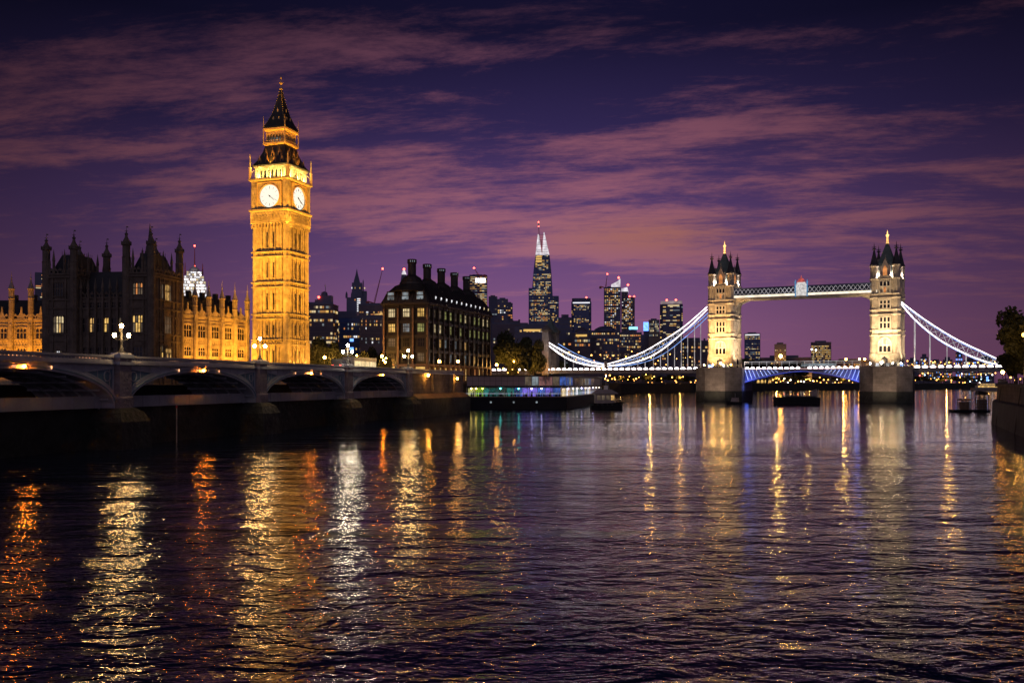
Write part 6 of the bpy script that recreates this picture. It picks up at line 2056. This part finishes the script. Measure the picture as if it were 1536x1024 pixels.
for i, (x0, x1, yt) in enumerate(((1362, 1378, 541), (1381, 1392, 536), (1396, 1412, 543), (1415, 1428, 540), (1434, 1443, 529), (1446, 1464, 541), (1468, 1490, 538), (1376, 1400, 547))):
    tower('small distant lit block under the right chains, %s from the right bridge tower' % far_l[i] if i < 7 else 'low wide distant lit block under the second pair of right hand hangers', x0, x1, yt, 1420, 6, 6, .6, PALM + ['win_blue'] if i != 4 else ['win_blue', 'win_orange'], 'tower_wall', ybase=572, cap=18, name='office_block', cat='building', wide=.5)
# ------------------------------------------------------------------ trees
def crown_mesh(name, n, seed, clumps=16, leaf=.09):
    """unit crown (radius about 1): many leaf faces gathered in uneven clumps"""
    rd = random.Random(seed)
    cs = []
    for i in range(clumps):
        while True:
            p = Vector((rd.uniform(-1, 1), rd.uniform(-1, 1), rd.uniform(-.85, 1)))
            if p.length < .82 : break
        cs.append((p, rd.uniform(.22, .42)))
    mb = MB()
    for i in range(n):
        c, r = rd.choice(cs)
        d = Vector((rd.gauss(0, 1), rd.gauss(0, 1), rd.gauss(0, 1))).normalized() * r * (rd.random() ** .35)
        p = c + Vector((d.x, d.y, d.z * .8))
        a = Vector((rd.gauss(0, 1), rd.gauss(0, 1), rd.gauss(0, 1))).normalized()
        b = a.cross(Vector((rd.gauss(0, 1), rd.gauss(0, 1), rd.gauss(0, 1)))).normalized()
        s = leaf * rd.uniform(.6, 1.3)
        mb.v += [tuple(p - a * s), tuple(p + b * s * .55), tuple(p + a * s), tuple(p - b * s * .55)]
        k = len(mb.v); mb.f.append((k - 4, k - 3, k - 2, k - 1))
    return mb.mesh(name, M['leaf'])
def trunk_mesh(seed):
    rd = random.Random(seed); mb = MB()
    mb.tube((0, 0, -1.1), (.03, .02, -.45), .10, .07, 8); mb.tube((.03, .02, -.46), (-.02, 0, .2), .07, .04, 8)
    for i in range(7):
        t = rd.uniform(0, 6.28); z = rd.uniform(-.6, .0)
        e = Vector((math.cos(t) * rd.uniform(.35, .6), math.sin(t) * rd.uniform(.35, .6), z + rd.uniform(.3, .7)))
        mb.tube((0, 0, z), e, .035, .012, 6)
    return mb.mesh('trunk', M['bark'])
CR = [crown_mesh('crown', 9000, 1, 22, .07), crown_mesh('crown', 8000, 2, 19, .07), crown_mesh('crown', 8000, 3, 24, .07)]
CRS = [crown_mesh('crown', 1100, 4, 12, .13), crown_mesh('crown', 1000, 5, 10, .14)]
TRK = [trunk_mesh(1), trunk_mesh(2)]
def tree(label, px, py_top, py_bot, wpx, Y, v, zb=None, group=None, rz=0, small=False):
    zt = PZ(py_top, Y); zb = LZ - .3 if zb is None else zb
    h = zt - zb; t = thing('tree', label, 'tree', (PX(px, Y), Y, zb), rz, group)
    rx = wpx * Y / F / 2
    zc_ = h * .58; rzv = h * .44
    inst('crown', (CRS if small else CR)[v % (2 if small else 3)], t, (0, 0, zc_), 0, (rx, rx, rzv))
    inst('trunk', TRK[v % 2], t, (0, 0, zc_), 0, (rx * .8 if rx * .8 < h * .35 else h * .35, rx * .8 if rx * .8 < h * .35 else h * .35, zc_ / 1.1))
    return t
tree('dark bushy tree right behind the foot of the golden clock tower', 484, 498, 556, 52, 300, 0)
tree('dark tree with orange underside left of the third bridge lamp', 508, 512, 556, 34, 295, 1)
tree('low round tree glowing orange beside the third bridge lamp', 540, 521, 556, 40, 290, 2)
tree('dark low tree behind the orange glowing one left of the building with chimneys', 562, 515, 556, 34, 310, 0)
tree('small orange lit tree against the corner of the building with chimneys', 578, 524, 556, 22, 280, 1)
tree('big dark tree with golden underside right of the building with chimneys', 768, 489, 558, 64, shoreY(768, 10), 0)
tree('dark tree between the big golden one and the bridge abutment', 800, 503, 558, 44, shoreY(800, 6), 2)
tree('small tree lit gold at the foot of the bridge abutment', 836, 533, 560, 36, shoreY(836, 5), 1)
tree('large black leafy tree overhanging the right edge behind the river wall', 1541, 449, 585, 92, 190, 0)
tree('lower dark tree with amber glints in front of the large right edge tree', 1524, 505, 585, 50, 196, 1)
tree('dark tree beyond the large one where the white chain meets the right bank', 1522, 520, 580, 40, 240, 2)
for i, (px, yt, wp) in enumerate(((925, 559, 26), (948, 560, 24), (968, 558, 26), (990, 560, 24), (1010, 559, 24), (1030, 560, 22))):
    tree('small orange promenade tree under the left suspension span, %s from the chain joint' % ['first', 'second', 'third', 'fourth', 'fifth', 'sixth'][i], px, yt, 580, wp, shoreY(px, 45), i, group='promenade trees under the left span', small=True)
for i, (px, yt, wp) in enumerate(((1150, 561, 34), (1176, 560, 32), (1200, 561, 34), (1226, 562, 32), (1254, 563, 30), (1280, 564, 26))):
    tree('dim amber tree on the far shore under the bascule span, %s from the left pier' % ['first', 'second', 'third', 'fourth', 'fifth', 'sixth'][i], px, yt, 582, wp, shoreY(px, 50), i, group='far trees under the bascule span', small=True)
for i, (px, yt, wp) in enumerate(((1385, 562, 34), (1412, 561, 30), (1440, 562, 30), (1468, 563, 30))):
    tree('dark far shore tree under the right suspension span, %s from the right pier' % ['first', 'second', 'third', 'fourth'][i], px, yt, 582, wp, shoreY(px, 50), i, group='far trees under the right span', small=True)
for i, (px, yt, wp) in enumerate(((1128, 530, 42), (1150, 535, 36), (1190, 534, 44))):
    tree('dark hilltop tree just above the bascule railing, %s' % ['nearest the left bridge tower', 'middle one below the blue glass tower', 'widest one left of the square apartment tower'][i], px, yt, 575, wp, 860, i, group='trees above the bascule railing', small=True)

# ------------------------------------------------------------------ street lamps on the banks
def lamp_meshes(h, r, mk):
    p = MB().tube((0, 0, 0), (0, 0, h - r), .09, .06, 6).lathe((0, 0, 0), [(.2, 0), (.16, .6), (.09, .8)], 6).mesh('post', M['black'])
    g_ = MB().ball((0, 0, h), r, 8, 6).mesh('globe', M[mk], True)
    return p, g_
LM = {}
def lamp(label, px, py, Y, r, mk='lamp_orange', zb=None, group=None):
    zb = LZ if zb is None else zb
    z = PZ(py, Y); h = round(max(1.5, z - zb), 1); key = (h, r, mk)
    if key not in LM: LM[key] = lamp_meshes(h, r, mk)
    t = thing('street_lamp', label, 'street lamp', (PX(px, Y), Y, z - h), 0, group)
    inst('post', LM[key][0], t); inst('globe', LM[key][1], t)
    return t
lamp('bright orange street lamp at the foot of the golden clock tower', 487, 536, 262, .42)
lamp('small orange lamp just right of the third bridge lamp, upper of two', 535, 533, 282, .26)
lamp('small orange lamp just right of the third bridge lamp, lower of two', 532, 538, 276, .22)
lamp('large orange lamp left of the corner of the building with chimneys', 573, 534, 262, .40)
lamp('orange lamp nearest the corner pier of the building with chimneys', 579, 537, 264, .24)
lamp('small orange lamp lowest of the cluster by the building with chimneys', 578, 543, 258, .28)
lamp('small warm lamp leftmost low one of the cluster by the building with chimneys', 575, 540, 266, .26)
lamp('orange street lamp before the near half of the building with chimneys', 659, 542, 268, .42)
lamp('orange street lamp before the far half of the building with chimneys', 687, 542, 275, .38)
lamp('orange lamp by the far end of the building with chimneys', 745, 547, 300, .42)
lamp('orange lamp in front of the big golden tree, highest one', 771, 542, shoreY(771, 3), .26)
lamp('orange lamp left of the bridge abutment under the trees', 791, 550, shoreY(791, 3), .38)
lamp('orange lamp close to the left of the bridge abutment', 810, 551, shoreY(810, 2), .42)
lamp('orange lamp at the foot of the bridge abutment', 825, 551, shoreY(825, 2), .42)
lamp('small orange lamp among the leaves left of the abutment', 818, 546, shoreY(818, 3), .30, 'lamp_small')
lamp('glaring white floodlamp on a tall post beside the bridge abutment', 807, 519, shoreY(807, 3), .55, 'lamp_star')
lamp('orange globe lamp on the end of the dark right hand river wall', 1504, 558, 166, .30, 'lamp_orange', 6.9)
lamp('amber lamp glowing within the large right edge tree', 1536, 502, 178, .42, 'lamp_small', 6.6)
lamp('small amber lamp low between the right edge trees', 1508, 513, 205, .26, 'lamp_small', 6.6)
for i, (px, py) in enumerate(((1516, 566), (1523, 570), (1530, 568))):
    lamp('tiny amber lamp behind the right river wall, %s from the globe lamp' % ['first', 'second', 'third'][i], px, py, 200, .2, 'lamp_small', 6.6, 'tiny amber lamps behind the right river wall')
for i, (px, py) in enumerate(((1218, 524), (1224, 525))):
    lamp('tall white floodlight mast left of the square apartment tower, %s' % ['left one of the pair', 'right one of the pair'][i], px, py, shoreY(px, 30), .8, 'lamp_white', None, 'floodlight masts above the bascule span')
lamp('large orange lamp in the trees above the bascule railing', 1171, 534, shoreY(1171, 30), 1.8, 'lamp_orange')
for i, px in enumerate((1269, 1289, 1297)):
    lamp('orange lamp above the bascule railing, %s left of the right bridge tower' % ['third', 'second', 'first'][i], px, 538.5, shoreY(px, 30), 1.2, 'lamp_orange', None, 'orange lamps left of the right bridge tower')
rd = random.Random(15)
G1 = 'lamps along the near promenade'
for i in range(22):
    px = 744 + i * 7.8 + rd.uniform(-3, 3)
    lamp('small amber lamp in the glowing row on the bank above the restaurant boat', px, 555 + rd.uniform(-3, 4), shoreY(px, rd.uniform(3, 20)) , rd.uniform(.16, .28), 'lamp_small', None, G1)
G2 = 'lamps along the far promenade under the left span'
for i in range(46):
    px = 905 + i * 3.0 + rd.uniform(-7, 7)
    lamp('small orange lamp in the glowing row along the shore under the left suspension span', px, 570 + rd.gauss(0, 5) - (2 if i < 10 else 0), shoreY(px, rd.uniform(8, 55)), rd.choice([.28, .35, .42, .5, .6]), 'lamp_small', None, G2)
G3 = 'lamps along the far shore under the bascule span'
for i in range(40):
    px = 1150 + i * 3.4 + rd.uniform(-1.5, 1.5)
    lamp('amber lamp in the row along the far shore under the bascule span', px, 571.5 + rd.gauss(0, 3.5), shoreY(px, rd.uniform(8, 35)), rd.uniform(.45, .85), rd.choice(['lamp_small', 'lamp_small', 'lamp_small', 'lamp_pale']), None, G3)
G4 = 'lamps along the far shore under the right span'
for i in range(64):
    px = 1368 + i * 2.05 + rd.uniform(-2, 2)
    lamp('coloured light among many along the far shore under the right suspension span', px, rd.choice([562, 568, 573, 576, 578]) + rd.uniform(-3, 3), shoreY(px, rd.uniform(8, 40)), rd.uniform(.4, .85), rd.choice(['lamp_small', 'lamp_small', 'lamp_small', 'lamp_pale', 'lamp_cyan', 'lamp_red']), None, G4)
G5 = 'lamps on the bridge approach above the right side deck'
for i in range(30):
    px = 1362 + i * 4.6 + rd.uniform(-2, 2)
    lamp('small orange light in the glowing line beyond the right side deck railing', px, 547 + rd.uniform(-6, 2), shoreY(px, 60), rd.uniform(.5, 1.0), 'lamp_small', None, G5)
G6 = 'lamps beyond the left deck'
for i in range(26):
    px = 838 + i * 8 + rd.uniform(-3, 3)
    lamp('amber light among the dark roofs behind the left suspension span', px, 541 + rd.uniform(-16, 6), shoreY(px, 25), rd.uniform(.25, .45), 'lamp_small', None, G6)
# glow of these lamps on trees and ground
for px, py, Y, pw in ((487, 538, 288, 4500), (540, 545, 276, 6500), (515, 546, 284, 2500), (575, 540, 268, 1200), (757, 551, shoreY(768, 0), 4500), (790, 553, shoreY(800, -3), 4500), (812, 552, shoreY(812, -4), 900), (1536, 500, 178, 2200), (1512, 562, 180, 450), (930, 566, shoreY(930, 25), 4000), (975, 566, shoreY(975, 25), 4500), (1020, 566, shoreY(1020, 25), 4000), (1165, 568, shoreY(1165, 30), 9000), (1215, 568, shoreY(1215, 30), 9000), (1265, 570, shoreY(1265, 30), 6000), (1420, 570, shoreY(1420, 30), 8000), (1171, 538, shoreY(1171, 20), 600)):
    point(P(px, py, Y), pw, (1, .48, .10), .5)

# ------------------------------------------------------------------ long shore buildings and vessels beyond the bridges
t = thing('shore_building', 'low glowing arched building on the far shore seen under the bascule span', 'building', (PX(1146, 945), 945, 0))
MB().box(-8, 9, 0, 10, LZ - .5, 12).xz([(-8, 12), (9, 12), (6, 14.5), (-5, 14.5)], 0, 10).build('wall', M['palace_stone'], t)
for i in range(4):
    x = -6 + i * 4
    MB().xz([(x - 1.3, LZ), (x + 1.3, LZ), (x + 1.3, 10), (x, 11.4), (x - 1.3, 10)], -.1, -.02).build('arch_window', M['win_gold'], t)
fy = thing('ferry', 'long lit yellow ferry moored at the far shore near the right river wall', 'boat', (PX(1484, 900), 900, 0), 0)
hull_mesh(34, 7, -.5, 3.6, 3.0, bow=.2).build('hull', M['cabin'], fy)
MB().box(-13, 9, -2.6, 2.6, 3.0, 5.2).box(-11, 5, -2.4, 2.4, 5.4, 7.4).build('cabin', M['white_paint'], fy)
for i in range(7): MB().box(-12.4 + i * 3, -10.0 + i * 3, -2.7, -2.62, 3.5, 4.9).build('window', M['win_gold'], fy)
for i in range(5): MB().box(-10.4 + i * 3, -8.2 + i * 3, -2.5, -2.42, 5.7, 7.0).build('window', M['win_warm'], fy)
t = thing('sign_tower', 'blue lit sign column on the far shore under the right suspension span', 'sign', (PX(1481, 1250), 1250, 0))
MB().box(-1.6, 1.6, 0, 1, LZ, 17).build('column', M['tower_wall'], t); MB().box(-1.4, 1.4, -.2, 0, 10.5, 16.8).build('panel', M['win_blue'], t)
